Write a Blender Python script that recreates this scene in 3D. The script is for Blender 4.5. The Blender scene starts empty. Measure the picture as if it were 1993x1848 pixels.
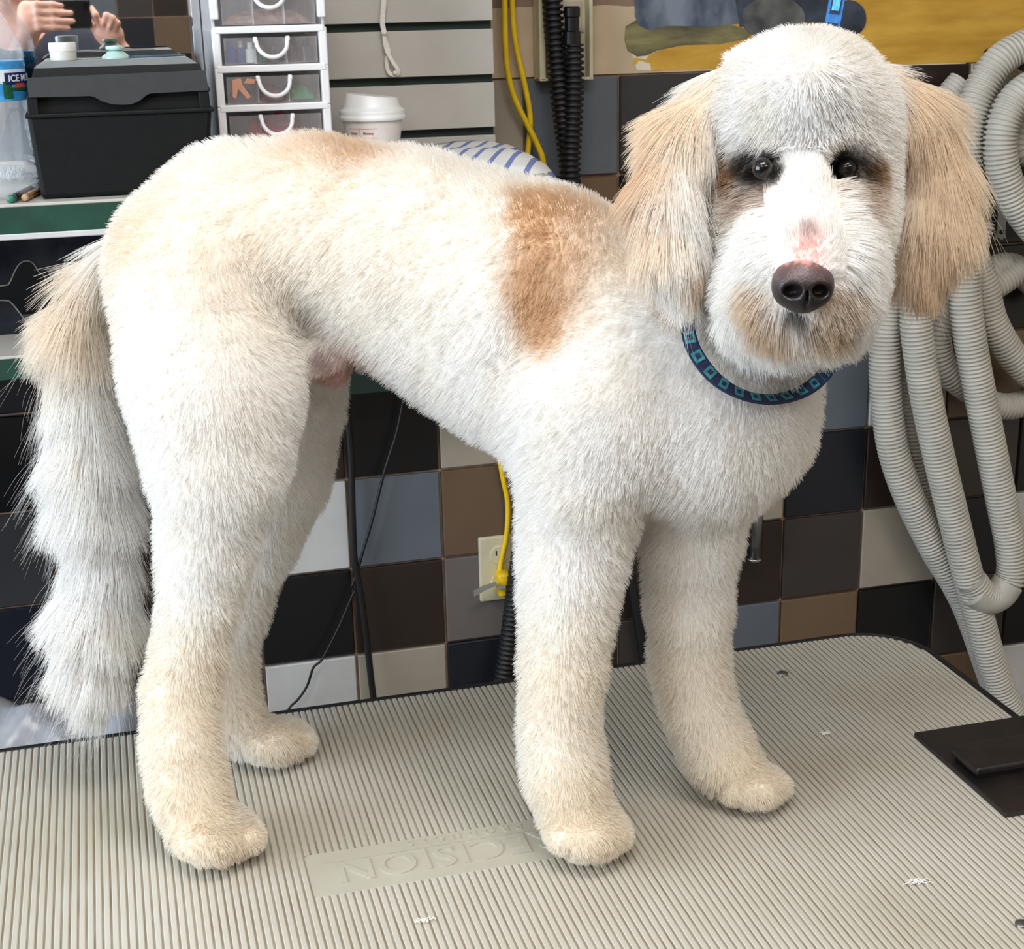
import bpy, bmesh, math, random
import numpy as np
from mathutils import Matrix, Vector
from mathutils.bvhtree import BVHTree

HAIRS = 420000
random.seed(7)
rng = np.random.default_rng(7)
scene = bpy.context.scene
COL = scene.collection

# ------------------------------------------------------------------ camera
F_PX, IW, IH = 2912.0, 1993.0, 1848.0
YAW, PITCH, ROLL = math.radians(14.815), math.radians(17.718), math.radians(-1.237)
CAM = np.array([0.0, 0.0, 1.55])
_cy, _sy, _cp, _sp = math.cos(YAW), math.sin(YAW), math.cos(PITCH), math.sin(PITCH)
FW = np.array([_sy*_cp, _cy*_cp, -_sp])
_r = np.array([_cy, -_sy, 0.0]); _u = np.cross(_r, FW)
RT = math.cos(ROLL)*_r + math.sin(ROLL)*_u
UP = -math.sin(ROLL)*_r + math.cos(ROLL)*_u
cam_data = bpy.data.cameras.new('camera')
cam_data.sensor_fit = 'HORIZONTAL'; cam_data.sensor_width = 36.0
cam_data.lens = 36.0*F_PX/IW
cam_data.clip_start = 0.01; cam_data.clip_end = 50
cam = bpy.data.objects.new('camera', cam_data); COL.objects.link(cam)
m = Matrix.Identity(4)
for i in range(3):
    m[i][0], m[i][1], m[i][2], m[i][3] = RT[i], UP[i], -FW[i], CAM[i]
cam.matrix_world = m
scene.camera = cam

# ------------------------------------------------------------------ light
scene.view_settings.view_transform = 'Standard'
scene.view_settings.look = 'None'
scene.view_settings.gamma = 1.0
scene.view_settings.use_curve_mapping = False
scene.view_settings.exposure = 0.0
world = bpy.data.worlds.new('world'); scene.world = world
world.use_nodes = True
scene.cycles.max_bounces = 9; scene.cycles.diffuse_bounces = 8; scene.cycles.glossy_bounces = 3; scene.cycles.transmission_bounces = 4; scene.cycles.transparent_max_bounces = 12
scene.cycles.caustics_reflective = False; scene.cycles.caustics_refractive = False
world.node_tree.nodes['Background'].inputs[0].default_value = (0.85, 0.92, 1.0, 1)
world.node_tree.nodes['Background'].inputs[1].default_value = 0.6

def area(name, loc, target, sx, sy, watts, color):
    l = bpy.data.lights.new(name, 'AREA'); l.shape = 'RECTANGLE'; l.size = sx; l.size_y = sy
    l.energy = watts; l.color = color
    o = bpy.data.objects.new(name, l); COL.objects.link(o); o.location = loc
    o.rotation_euler = (Vector(target)-Vector(loc)).to_track_quat('-Z', 'Y').to_euler()
    return o
WIN_LIGHT = area('window_daylight', (-2.36, 0.55, 1.65), (0, 0.9, 1.2), 2.2, 1.5, 115, (0.76, 0.88, 1.0))
CEIL = [((0.2, 0.35), 29), ((-0.8, -0.9), 26), ((1.2, -0.9), 26)]
CEIL_COL = (1.0, 0.97, 0.93)

# ------------------------------------------------------------------ helpers
def ray(px, py): return FW + RT*((px-996.5)/F_PX) - UP*((py-924.0)/F_PX)
def at(px, py, Y):
    d = ray(px, py); return CAM + d*(Y/d[1])
def atz(px, py, Z):
    d = ray(px, py); return CAM + d*((Z-CAM[2])/d[2])
def atplane(px, py, P0, n):
    d = ray(px, py); return CAM + d*(np.dot(P0-CAM, n)/np.dot(d, n))
def mpx(P): return float(np.dot(np.asarray(P)-CAM, FW))/F_PX      # metres per pixel at P

def lin(c):
    out = []
    for v in c[:3]:
        v = v/255.0
        out.append(v/12.92 if v <= 0.04045 else ((v+0.055)/1.055)**2.4)
    return (*out, 1.0)

MATS = {}
def mat(name, color, rough=0.5, var=0.08, scale=30.0, bump=0.0, bscale=None, metal=0.0, spec=0.5, stretch=None, second=None):
    """procedural Principled material: base colour with noise variation and optional relief"""
    if name in MATS: return MATS[name]
    mt = bpy.data.materials.new(name); mt.use_nodes = True
    nt = mt.node_tree; b = nt.nodes['Principled BSDF']
    tc = nt.nodes.new('ShaderNodeTexCoord')
    src = tc.outputs['Object']
    if stretch:
        mp = nt.nodes.new('ShaderNodeMapping'); mp.inputs['Scale'].default_value = stretch
        nt.links.new(src, mp.inputs['Vector']); src = mp.outputs['Vector']
    nz = nt.nodes.new('ShaderNodeTexNoise'); nz.inputs['Scale'].default_value = scale; nz.inputs['Detail'].default_value = 4
    nt.links.new(src, nz.inputs['Vector'])
    rp = nt.nodes.new('ShaderNodeValToRGB')
    c = lin(color)
    c2 = lin(second) if second else tuple(max(0, x*(1-var*1.6)) for x in c[:3])+(1,)
    c1 = c if second else tuple(min(1, x*(1+var)) for x in c[:3])+(1,)
    rp.color_ramp.elements[0].position = 0.35; rp.color_ramp.elements[1].position = 0.65
    rp.color_ramp.elements[0].color = c2; rp.color_ramp.elements[1].color = c1
    nt.links.new(nz.outputs['Fac'], rp.inputs['Fac'])
    nt.links.new(rp.outputs['Color'], b.inputs['Base Color'])
    b.inputs['Roughness'].default_value = rough; b.inputs['Metallic'].default_value = metal
    b.inputs['Specular IOR Level'].default_value = spec
    if bump > 0:
        n2 = nt.nodes.new('ShaderNodeTexNoise'); n2.inputs['Scale'].default_value = bscale or scale*4
        nt.links.new(src, n2.inputs['Vector'])
        bp = nt.nodes.new('ShaderNodeBump'); bp.inputs['Strength'].default_value = bump; bp.inputs['Distance'].default_value = 0.002
        nt.links.new(n2.outputs['Fac'], bp.inputs['Height']); nt.links.new(bp.outputs['Normal'], b.inputs['Normal'])
    MATS[name] = mt
    return mt

def clear_mat(name, color, alpha=0.25, rough=0.08, wave=0.0):
    """clear or frosted plastic: a thin glossy skin over a see-through body"""
    if name in MATS: return MATS[name]
    mt = bpy.data.materials.new(name); mt.use_nodes = True
    nt = mt.node_tree; b = nt.nodes['Principled BSDF']
    b.inputs['Base Color'].default_value = lin(color); b.inputs['Roughness'].default_value = rough
    tc = nt.nodes.new('ShaderNodeTexCoord'); nz = nt.nodes.new('ShaderNodeTexNoise'); nz.inputs['Scale'].default_value = 60
    nt.links.new(tc.outputs['Object'], nz.inputs['Vector'])
    mr = nt.nodes.new('ShaderNodeMapRange'); mr.inputs['To Min'].default_value = alpha*0.8; mr.inputs['To Max'].default_value = alpha*1.2
    nt.links.new(nz.outputs['Fac'], mr.inputs['Value']); nt.links.new(mr.outputs['Result'], b.inputs['Alpha'])
    MATS[name] = mt
    return mt

ORG = {}
class MB:
    def __init__(s): s.v = []; s.f = []; s.n = 0
    def add(s, v, f):
        v = np.asarray(v, float).reshape(-1, 3)
        s.v.append(v); s.f += [[i+s.n for i in q] for q in f]; s.n += len(v); return s
    def box(s, lo, hi, bev=0.0, seg=2):
        lo = np.asarray(lo, float); hi = np.asarray(hi, float); lo, hi = np.minimum(lo, hi), np.maximum(lo, hi)
        if bev <= 0:
            v = [(x, y, z) for x in (lo[0], hi[0]) for y in (lo[1], hi[1]) for z in (lo[2], hi[2])]
            return s.add(v, [[0,1,3,2],[4,6,7,5],[0,4,5,1],[2,3,7,6],[0,2,6,4],[1,5,7,3]])
        bm = bmesh.new(); bmesh.ops.create_cube(bm, size=1.0)
        for q in bm.verts: q.co = Vector((lo+hi)/2) + Vector((q.co[i]*(hi[i]-lo[i]) for i in range(3)))
        bmesh.ops.bevel(bm, geom=bm.edges[:], offset=bev, segments=seg, profile=0.5, affect='EDGES')
        bm.verts.index_update()
        s.add([tuple(q.co) for q in bm.verts], [[w.index for w in p.verts] for p in bm.faces]); bm.free(); return s
    def tube(s, path, rad, seg=10, cap=True, flat=None):
        P = np.asarray(path, float); n = len(P)
        R = np.full(n, rad) if np.isscalar(rad) else np.asarray(rad, float)
        T = np.gradient(P, axis=0); T /= np.linalg.norm(T, axis=1)[:, None]+1e-12
        ref = np.array([0, 0, 1.0]) if abs(T[0][2]) < 0.9 else np.array([0, 1.0, 0])
        A = np.cross(T[0], ref); A /= np.linalg.norm(A)
        an = np.linspace(0, 2*math.pi, seg, endpoint=False)
        vs = []
        for i in range(n):
            A = A - T[i]*np.dot(A, T[i]); A /= np.linalg.norm(A); B = np.cross(T[i], A)
            k = 1.0 if flat is None else flat
            vs.append(P[i] + R[i]*(np.cos(an)[:, None]*A + np.sin(an)[:, None]*B*k))
        f = [[i*seg+j, i*seg+(j+1) % seg, (i+1)*seg+(j+1) % seg, (i+1)*seg+j] for i in range(n-1) for j in range(seg)]
        if cap: f += [list(range(seg))[::-1], [(n-1)*seg+j for j in range(seg)]]
        return s.add(np.concatenate(vs), f)
    def lathe(s, prof, c, seg=28, axis=2, cap=True, tilt=None):
        """prof: (radius, height) pairs along the axis from centre c"""
        an = np.linspace(0, 2*math.pi, seg, endpoint=False); vs = []
        for i, (r, h) in enumerate(prof):
            ring = np.zeros((seg, 3)); a, b = [(1, 2), (2, 0), (0, 1)][axis]
            ring[:, a] = r*np.cos(an); ring[:, b] = r*np.sin(an); ring[:, axis] = h
            if tilt is not None: ring[:, axis] += tilt[i]*np.cos(an)*r
            vs.append(ring+np.asarray(c, float))
        n = len(prof)
        f = [[i*seg+j, i*seg+(j+1) % seg, (i+1)*seg+(j+1) % seg, (i+1)*seg+j] for i in range(n-1) for j in range(seg)]
        if cap: f += [list(range(seg))[::-1], [(n-1)*seg+j for j in range(seg)]]
        return s.add(np.concatenate(vs), f)
    def prism(s, poly, off):
        """poly: 3-D polygon; extruded by vector off"""
        P = np.asarray(poly, float); n = len(P); o = np.asarray(off, float)
        f = [list(range(n))[::-1], [n+i for i in range(n)]] + [[i, (i+1) % n, n+(i+1) % n, n+i] for i in range(n)]
        return s.add(np.concatenate([P, P+o]), f)

def build(name, mb, material, parent=None, smooth=False, kind=None, fixn=True):
    V = np.concatenate(mb.v)
    if parent is None:
        lo, hi = V.min(0), V.max(0); org = np.array([(lo[0]+hi[0])/2, (lo[1]+hi[1])/2, lo[2]])
    else: org = ORG[parent.name]
    me = bpy.data.meshes.new(name); me.from_pydata((V-org).tolist(), [], mb.f)
    if fixn:
        bm = bmesh.new(); bm.from_mesh(me); bmesh.ops.recalc_face_normals(bm, faces=bm.faces); bm.to_mesh(me); bm.free()
    me.materials.append(material)
    if smooth: me.polygons.foreach_set('use_smooth', [True]*len(me.polygons))
    me.update()
    o = bpy.data.objects.new(name, me); COL.objects.link(o)
    if parent is None: o.location = org
    else: o.parent = parent
    ORG[o.name] = org
    if kind: o['kind'] = kind
    return o
def smooth_by_angle(o, deg=35):
    me = o.data
    me.polygons.foreach_set('use_smooth', [True]*len(me.polygons))
    bm = bmesh.new(); bm.from_mesh(me); lim = math.radians(deg)
    for e in bm.edges:
        if len(e.link_faces) == 2 and e.calc_face_angle(0) > lim: e.smooth = False
    bm.to_mesh(me); bm.free()
    return o
def thing(name, label, cat, loc, group=None):
    o = bpy.data.objects.new(name, None); COL.objects.link(o); o.empty_display_size = 0.05
    o.location = loc; ORG[o.name] = np.asarray(loc, float)
    return tag(o, label, cat, group)
def tag(o, label, cat, group=None):
    o['label'] = label; o['category'] = cat
    if group: o['group'] = group
    return o
def structure(o, label=None):
    o['kind'] = 'structure'
    if label: o['label'] = label
    return o
def spline(pts, n):
    """Catmull-Rom through pts, n samples, evenly spaced by arc length"""
    P = np.asarray(pts, float); P = np.concatenate([[2*P[0]-P[1]], P, [2*P[-1]-P[-2]]])
    out = []
    for i in range(1, len(P)-2):
        t = np.linspace(0, 1, 40, endpoint=False)[:, None]
        a, b, c, d = P[i-1], P[i], P[i+1], P[i+2]
        out.append(0.5*((2*b)+(-a+c)*t+(2*a-5*b+4*c-d)*t*t+(-a+3*b-3*c+d)*t**3))
    Q = np.concatenate(out+[P[-2][None]])
    L = np.concatenate([[0], np.cumsum(np.linalg.norm(np.diff(Q, axis=0), axis=1))])
    s = np.linspace(0, L[-1], n)
    return np.stack([np.interp(s, L, Q[:, k]) for k in range(3)], 1), L[-1]
def text_mb(txt, size, origin, ux, uy, depth, bold=0.0, align='LEFT', spacing=1.0):
    """lettering as thin relief: ux / uy span the text plane, depth is its thickness along ux x uy"""
    cu = bpy.data.curves.new('t', 'FONT'); cu.body = txt; cu.size = size; cu.extrude = 0.5; cu.offset = bold
    cu.align_x = align; cu.space_character = spacing; cu.resolution_u = 3
    o = bpy.data.objects.new('t', cu); COL.objects.link(o)
    dg = bpy.context.evaluated_depsgraph_get(); me = o.evaluated_get(dg).to_mesh()
    ux = np.asarray(ux, float); uy = np.asarray(uy, float); nz = np.cross(ux, uy)
    V = np.array([np.asarray(origin)+ux*v.co.x+uy*v.co.y+nz*((v.co.z+0.5)*depth) for v in me.vertices])
    fs = [list(p.vertices) for p in me.polygons]
    o.evaluated_get(dg).to_mesh_clear(); bpy.data.objects.remove(o); bpy.data.curves.remove(cu)
    b = MB()
    if len(V): b.add(V, fs)
    return b

# ------------------------------------------------------------------ smooth-union surfaces
class Field:
    """rounded bones and ellipsoids blended into one closed surface"""
    def __init__(s): s.p = []
    def cone(s, g, A, B, ra, rb, k=0.03): s.p.append((g, 'c', np.asarray(A, float), np.asarray(B, float), ra, rb, k, 1)); return s
    def ell(s, g, C, rad, k=0.03, basis=None, sub=False):
        Bm = np.stack([RT, UP, FW]) if basis is None else np.asarray(basis)
        s.p.append((g, 'e', np.asarray(C, float), np.asarray(rad, float), Bm, None, k, -1 if sub else 1)); return s
    @staticmethod
    def dist(pr, X):
        if pr[1] == 'c':
            A, B, ra, rb = pr[2:6]; ab = B-A; L = max(float(ab@ab), 1e-12)
            t = np.clip(((X-A)@ab)/L, 0, 1)
            return np.sqrt(((X-A-t[..., None]*ab)**2).sum(-1)) - (ra+(rb-ra)*t)
        C, rad, Bm = pr[2:5]
        q = (X-C)@Bm.T
        k0 = np.sqrt(((q/rad)**2).sum(-1)); k1 = np.sqrt(((q/rad**2)**2).sum(-1))+1e-9
        return k0*(k0-1)/k1
    def bounds(s, pr):
        if pr[1] == 'c':
            A, B, ra, rb = pr[2:6]; return np.minimum(A-ra, B-rb), np.maximum(A+ra, B+rb)
        R = max(pr[3]); return pr[2]-R, pr[2]+R
    def mesh(s, vox, zmin=None, iters=2):
        bs = [s.bounds(p) for p in s.p if p[7] > 0]
        lo = np.min([b[0] for b in bs], 0)-4*vox; hi = np.max([b[1] for b in bs], 0)+4*vox
        n = np.ceil((hi-lo)/vox).astype(int)+1
        ax = [lo[i]+np.arange(n[i])*vox for i in range(3)]
        Fd = np.full(n, 0.2, np.float32)
        for pr in s.p:
            b0, b1 = s.bounds(pr); k = pr[6]; mg = k+3*vox
            i0 = np.maximum(np.floor((b0-mg-lo)/vox).astype(int), 0); i1 = np.minimum(np.ceil((b1+mg-lo)/vox).astype(int)+1, n)
            sl = tuple(slice(a, b) for a, b in zip(i0, i1))
            X = np.stack(np.meshgrid(*[ax[i][sl[i]] for i in range(3)], indexing='ij'), -1)
            d = s.dist(pr, X); f = Fd[sl]
            if pr[7] > 0:
                h = np.maximum(k-np.abs(f-d), 0)/k; Fd[sl] = np.minimum(f, d)-h*h*k*0.25
            else:
                d = -d; h = np.maximum(k-np.abs(f-d), 0)/k; Fd[sl] = np.maximum(f, d)+h*h*k*0.25
        if zmin is not None:
            Fd = np.maximum(Fd, (zmin-ax[2])[None, None, :].astype(np.float32))
        ins = Fd < 0
        c = ins[:-1, :-1, :-1].astype(np.int8)
        tot = sum(ins[i:n[0]-1+i, j:n[1]-1+j, k:n[2]-1+k].astype(np.int8) for i in (0, 1) for j in (0, 1) for k in (0, 1))
        act = (tot > 0) & (tot < 8); idx = np.argwhere(act)
        vid = np.full(act.shape, -1, np.int64); vid[act] = np.arange(len(idx))
        acc = np.zeros((len(idx), 3)); cnt = np.zeros(len(idx))
        cor = [np.array(o) for o in ((0,0,0),(1,0,0),(0,1,0),(1,1,0),(0,0,1),(1,0,1),(0,1,1),(1,1,1))]
        vals = [Fd[tuple((idx+o).T)] for o in cor]
        for a in range(8):
            for b in range(a+1, 8):
                if abs(cor[a]-cor[b]).sum() != 1: continue
                x = (vals[a] < 0) != (vals[b] < 0)
                t = vals[a][x]/(vals[a][x]-vals[b][x])
                acc[x] += cor[a]+t[:, None]*(cor[b]-cor[a]); cnt[x] += 1
        V = lo+(idx+acc/cnt[:, None])*vox
        Q = []
        for axn in range(3):
            u, w = [(1, 2), (2, 0), (0, 1)][axn]
            sa = [slice(None)]*3; sb = [slice(None)]*3; sa[axn] = slice(0, -1); sb[axn] = slice(1, None)
            A = ins[tuple(sa)]; B = ins[tuple(sb)]
            e = np.argwhere(A != B)
            ok = (e[:, u] > 0) & (e[:, w] > 0) & (e[:, u] < n[u]-1) & (e[:, w] < n[w]-1); e = e[ok]
            du = np.zeros(3, int); du[u] = 1; dw = np.zeros(3, int); dw[w] = 1
            q = np.stack([vid[tuple((e-du-dw).T)], vid[tuple((e-dw).T)], vid[tuple(e.T)], vid[tuple((e-du).T)]], 1)
            fl = ~A[tuple(e.T)]; q[fl] = q[fl][:, ::-1]; Q.append(q)
        Q = np.concatenate(Q)
        E = np.concatenate([Q[:, [i, (i+1) % 4]] for i in range(4)])
        for it in range(iters):
            for lam in (0.5, -0.52):
                S = np.zeros_like(V); N = np.zeros(len(V))
                np.add.at(S, E[:, 0], V[E[:, 1]]); np.add.at(S, E[:, 1], V[E[:, 0]])
                np.add.at(N, E[:, 0], 1); np.add.at(N, E[:, 1], 1)
                V = V+lam*(S/N[:, None]-V)
        mb = MB(); mb.v.append(V); mb.f = Q.tolist(); mb.n = len(V)
        return mb, V, Q
    def group(s, X):
        best = np.full(len(X), 9.0); g = np.empty(len(X), object)
        for pr in s.p:
            if pr[7] < 0: continue
            d = s.dist(pr, X); w = d < best; best[w] = d[w]; g[w] = pr[0]
        return g

# ================================================================== THE ROOM
T = 0.1524; WALL_Y = 2.264; GX0 = 0.3254; GZ0 = 1.55-0.7277          # tile grid of the back wall
TILES = dict(K=(17, 17, 19), N=(30, 33, 42), D=(50, 38, 33), B=(118, 96, 76), U=(122, 114, 110), A=(68, 61, 58),
             S=(108, 116, 125), W=(226, 224, 222), C=(186, 175, 158), O=(128, 104, 80), G=(62, 62, 64))
TM = {k: mat('glazed_tile_'+k, tuple(v*0.88 for v in c), rough=0.32, var=0.05, scale=9, bump=0.02, bscale=60) for k, c in TILES.items()}
GROUT = mat('tan_grout', (150, 124, 104), rough=0.9, var=0.12, scale=60, bump=0.3)
def slab(name, lo, hi, m, label=None): return structure(build(name, MB().box(lo, hi), m), label)
wall_back = slab('wall_back', (-2.4, WALL_Y+0.004, 0), (2.6, WALL_Y+0.12, 2.7), GROUT, 'tiled wall behind the grooming table with a painted upper band')
floor = slab('floor', (-2.4, -2.97, -0.06), (2.6, WALL_Y+0.12, 0), mat('grey_floor', (120, 116, 112), 0.55, 0.1, 8))
ceiling = slab('ceiling', (-2.4, -2.97, 2.7), (2.6, WALL_Y+0.12, 2.76), mat('white_ceiling', (228, 226, 222), 0.9, 0.03, 20))
wall_right = slab('wall_right', (2.6, -2.97, 0), (2.7, WALL_Y+0.12, 2.7), mat('warm_paint', (196, 184, 166), 0.8, 0.04, 12))
wb = MB()
for lo, hi in (((-2.5, -2.97, 0), (-2.4, 2.384, 0.85)), ((-2.5, -2.97, 2.45), (-2.4, 2.384, 2.7)), ((-2.5, -2.97, 0.85), (-2.4, -0.6, 2.45)), ((-2.5, 1.7, 0.85), (-2.4, 2.384, 2.45))):
    wb.box(lo, hi)
wall_left = structure(build('wall_left', wb, MATS['warm_paint']))
win = MB()
for lo, hi in (((-2.49, -0.6, 0.85), (-2.42, 1.7, 0.9)), ((-2.49, -0.6, 2.4), (-2.42, 1.7, 2.45)), ((-2.49, -0.6, 0.9), (-2.42, -0.55, 2.4)), ((-2.49, 1.65, 0.9), (-2.42, 1.7, 2.4)), ((-2.49, 0.53, 0.9), (-2.42, 0.57, 2.4))):
    win.box(lo, hi, 0.004)
structure(build('window_1', win, mat('window_white', (225, 225, 222), 0.4, 0.02)))

def tile_mesh(key):
    g = 0.0022
    b = MB().box((g, 0, g), (T-g, 0.010, T-g), 0.0016, 1)
    me = bpy.data.meshes.new('tile_'+key); me.from_pydata(np.concatenate(b.v).tolist(), [], b.f); me.materials.append(TM[key]); me.update()
    return me
TMESH = {k: tile_mesh(k) for k in TILES}
LAY = {  # rows downward from the tile top edge (row -4), columns from -7
 -4: 'SCKDUBSNCSDASDKCAN', -3: 'NUDOKSAWCBKDSKUKDK', -2: 'KCSNDBUAKUSDBSAKKK', -1: 'DSOWAKDKCDUBSWOKNC',
  0: 'ASWUKAWSBDASCNDADW', 1: 'BKNCSOKDUKBUDACNWK', 2: 'WDUACKWCNSUASOKGKS', 3: 'KWASDUBKCODAKUNOWC',
  4: 'NCKBUWDSAKWCDBUKSN', 5: 'DUSKCNAWOBSKUDWCKA'}
# fixed tiles seen in the photograph (column, row)
SEEN = {(0,-1):'K',(1,-1):'C',(-1,-1):'D',(-1,0):'W',(0,0):'S',(1,0):'B',(2,0):'D',(-1,1):'K',(0,1):'D',(1,1):'U',(-1,2):'W',(0,2):'C',(1,2):'N',
 (3,2):'A',(3,1):'D',(2,1):'A',(2,2):'D',(4,1):'D',(4,0):'C',(4,2):'S',(5,0):'N',(5,-1):'S',(5,1):'A',(5,2):'O',(6,-1):'W',(6,0):'D',(6,1):'C',(6,2):'K',
 (7,3):'O',(7,-1):'O',(7,-2):'K',(7,0):'A',(7,1):'N',(7,2):'A',(8,0):'K',(8,1):'W',(8,2):'K',(8,3):'W',(8,-1):'B',(8,-2):'K',(7,-3):'K',(8,-3):'D',
 (2,-4):'S',(1,-4):'C',(3,-4):'G',(2,-3):'O',(3,-3):'K',(4,-4):'D',(5,-4):'K',(6,-4):'D',(7,-4):'C',(6,-3):'K',(-4,-1):'K',(-3,-1):'K',(-4,0):'G',(-3,0):'D',(-4,1):'N',(-3,1):'D',(-5,1):'N',(-4,2):'K'}
for r, row in LAY.items():
    for ci, ch in enumerate(row):
        c = ci-7; key = SEEN.get((c, r), ch)
        z1 = GZ0-r*T
        if z1-T < 0: continue
        o = bpy.data.objects.new('tile', TMESH[key]); COL.objects.link(o); o.parent = wall_back
        o.location = np.array([GX0+c*T, WALL_Y-0.004, z1-T])-ORG[wall_back.name]
TILE_TOP = GZ0+4*T
# painted bands above the tiles
def wall_poly(px, Y=WALL_Y, th=0.004):
    P = [at(x, y, Y) for x, y in px]
    return MB().prism(P, (0, th, 0))
cream = [(-2.39, TILE_TOP)]+[(-2.39, 1.537)]
xs = np.linspace(-2.39, 2.59, 140)
top = 1.533-0.006*(xs-0.75)+0.0018*np.sin(xs*61)+0.0012*np.sin(xs*143)
b = MB().prism([(2.59, WALL_Y, TILE_TOP+0.001), (-2.39, WALL_Y, TILE_TOP+0.001)]+[(x, WALL_Y, z) for x, z in zip(xs, top)], (0, 0.0035, 0))
build('cream_band', b, mat('cream_paint', (196, 176, 148), 0.75, 0.05, 14, 0.1), wall_back)
build('brown_band', MB().box((-2.39, WALL_Y+0.001, 1.5), (2.59, WALL_Y+0.003, 2.69)), mat('brown_paint', (140, 116, 100), 0.8, 0.05, 14), wall_back)

# mural painted on the band at the right
M0 = at(1600, 140, WALL_Y)
mural = thing('mural', 'painted mural of grey-blue car shapes on an ochre yellow field', 'mural', M0)
def paint(name, px, m, y):
    build(name, wall_poly(px, WALL_Y-y, y+0.001), m, mural)
OCH = mat('ochre_paint', (214, 168, 66), 0.6, 0.2, 14, 0.15, 90, stretch=(0.6, 1, 3.0), second=(190, 142, 48))
CREAM2 = mat('pale_paint', (226, 214, 190), 0.7, 0.08, 20)
OLV = mat('olive_paint', (140, 132, 88), 0.6, 0.4, 22, 0.15, 60, stretch=(0.5, 1, 2.0), second=(74, 72, 56))
BLU = mat('blue_grey_paint', (126, 138, 152), 0.6, 0.3, 18, 0.15, 60, stretch=(1.2, 1, 0.8), second=(62, 74, 92))
NVY = mat('navy_paint', (62, 74, 90), 0.5, 0.3, 26, 0.1, 60, second=(32, 38, 52))
GRP = mat('grey_paint', (112, 112, 110), 0.5, 0.3, 20, 0.1, 60, second=(58, 60, 64))
paint('pale_fringe', [(1228, 100), (1240, 137), (1500, 134), (1700, 130), (1880, 124), (1880, 110), (1500, 90)], CREAM2, 0.0006)
paint('ochre_field', [(1262, 108), (1258, 116), (1235, 112), (1231, 126), (1237, 126), (1244, 117), (1266, 124), (1268, 138), (1300, 136), (1400, 134), (1600, 131), (1700, 128), (1900, 121), (2100, 113), (2300, 105), (2300, -60), (1640, -60), (1400, 40)], OCH, 0.001)
paint('olive_shadow', [(1218, 52), (1240, 38), (1300, 44), (1420, 48), (1470, 60), (1452, 76), (1400, 86), (1330, 88), (1280, 98), (1258, 108), (1240, 110), (1222, 98), (1216, 78)], OLV, 0.0014)
paint('car_body', [(1236, -60), (1236, 30), (1244, 50), (1262, 58), (1300, 50), (1380, 52), (1440, 46), (1440, 10), (1620, 12), (1660, -20), (1660, -60)], BLU, 0.0018)
paint('car_sill', [(1430, -10), (1560, -4), (1640, 0), (1640, 44), (1560, 44), (1440, 52)], NVY, 0.0022)
def ell_px(cx, cy, rx, ry, n=28): return [(cx+rx*math.cos(t), cy+ry*math.sin(t)) for t in np.linspace(0, 2*math.pi, n, endpoint=False)]
paint('front_wheel', ell_px(1505, 35, 62, 42), GRP, 0.0026)
paint('rear_wheel', ell_px(1652, 36, 34, 36), NVY, 0.0026)

# wall opposite, seen in the mirror
wall_front = slab('wall_front', (-2.4, -2.97, 0), (2.6, -2.85, 2.7), GROUT, 'tiled wall opposite the mirror')
pal = 'SAODWNUKCBG'
OPP = {(6, 5): 'S', (7, 5): 'A', (8, 5): 'D', (9, 5): 'W', (5, 5): 'S', (6, 4): 'N', (7, 4): 'N', (8, 4): 'B', (9, 4): 'S', (5, 4): 'K'}
for r in range(-1, 11):
    for c in range(-3, 12):
        o = bpy.data.objects.new('tile', TMESH[OPP.get((c, r), pal[(r*5+c*7+r*c) % 11])]); COL.objects.link(o); o.parent = wall_front
        o.rotation_euler = (0, 0, math.pi)
        o.location = np.array([-1.0+c*T+T+0.06, -2.846, 1.135+r*T*0.5*2-0.4])-ORG[wall_front.name]

# ceiling light fixtures with their lamps
for i, ((x, y), wt) in enumerate(CEIL):
    t = thing('ceiling_light', ['ceiling troffer right above the grooming table', 'ceiling troffer behind the photographer by the window side', 'ceiling troffer behind the photographer at the right'][i], 'ceiling light', (x, y, 2.64), 'ceiling troffers')
    fr = MB()
    for lo, hi in (((x-.62, y-.32, 2.64), (x+.62, y-.28, 2.70)), ((x-.62, y+.28, 2.64), (x+.62, y+.32, 2.70)), ((x-.62, y-.28, 2.64), (x-.58, y+.28, 2.70)), ((x+.58, y-.28, 2.64), (x+.62, y+.28, 2.70))): fr.box(lo, hi)
    build('frame', fr, MATS['window_white'], t)
    l = bpy.data.lights.new('lamp', 'AREA'); l.shape = 'RECTANGLE'; l.size = 1.15; l.size_y = 0.55; l.energy = wt; l.color = CEIL_COL
    lo = bpy.data.objects.new('lamp', l); COL.objects.link(lo); lo.parent = t; lo.location = (0, 0, 0.02)

# ================================================================== GROOMING TABLE
TT = 0.80
TX0, TX1, TY0, TY1, TR = -0.37, 0.897, 0.842, 1.524, 0.085
def rrect(x0, x1, y0, y1, r, n=10):
    P = []
    for cx, cy, a in ((x1-r, y1-r, 0), (x0+r, y1-r, 90), (x0+r, y0+r, 180), (x1-r, y0+r, 270)):
        for t in np.linspace(0, 90, n): P.append((cx+r*math.cos(math.radians(a+t)), cy+r*math.sin(math.radians(a+t))))
    return P
def rr_yrange(x, x0, x1, y0, y1, r):
    dx = max(x0+r-x, x-(x1-r), 0)
    if dx >= r: return None
    k = r-math.sqrt(r*r-dx*dx); return y0+k, y1-k
table = thing('grooming_table', 'grooming table with ribbed pale rubber top and black rounded edge under the dog', 'table', ((TX0+TX1)/2, (TY0+TY1)/2, 0))
mt = bpy.data.materials.new('ribbed_rubber'); mt.use_nodes = True     # pale rubber with grime caught between the ribs
nt = mt.node_tree; bs = nt.nodes['Principled BSDF']; MATS['ribbed_rubber'] = mt
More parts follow.
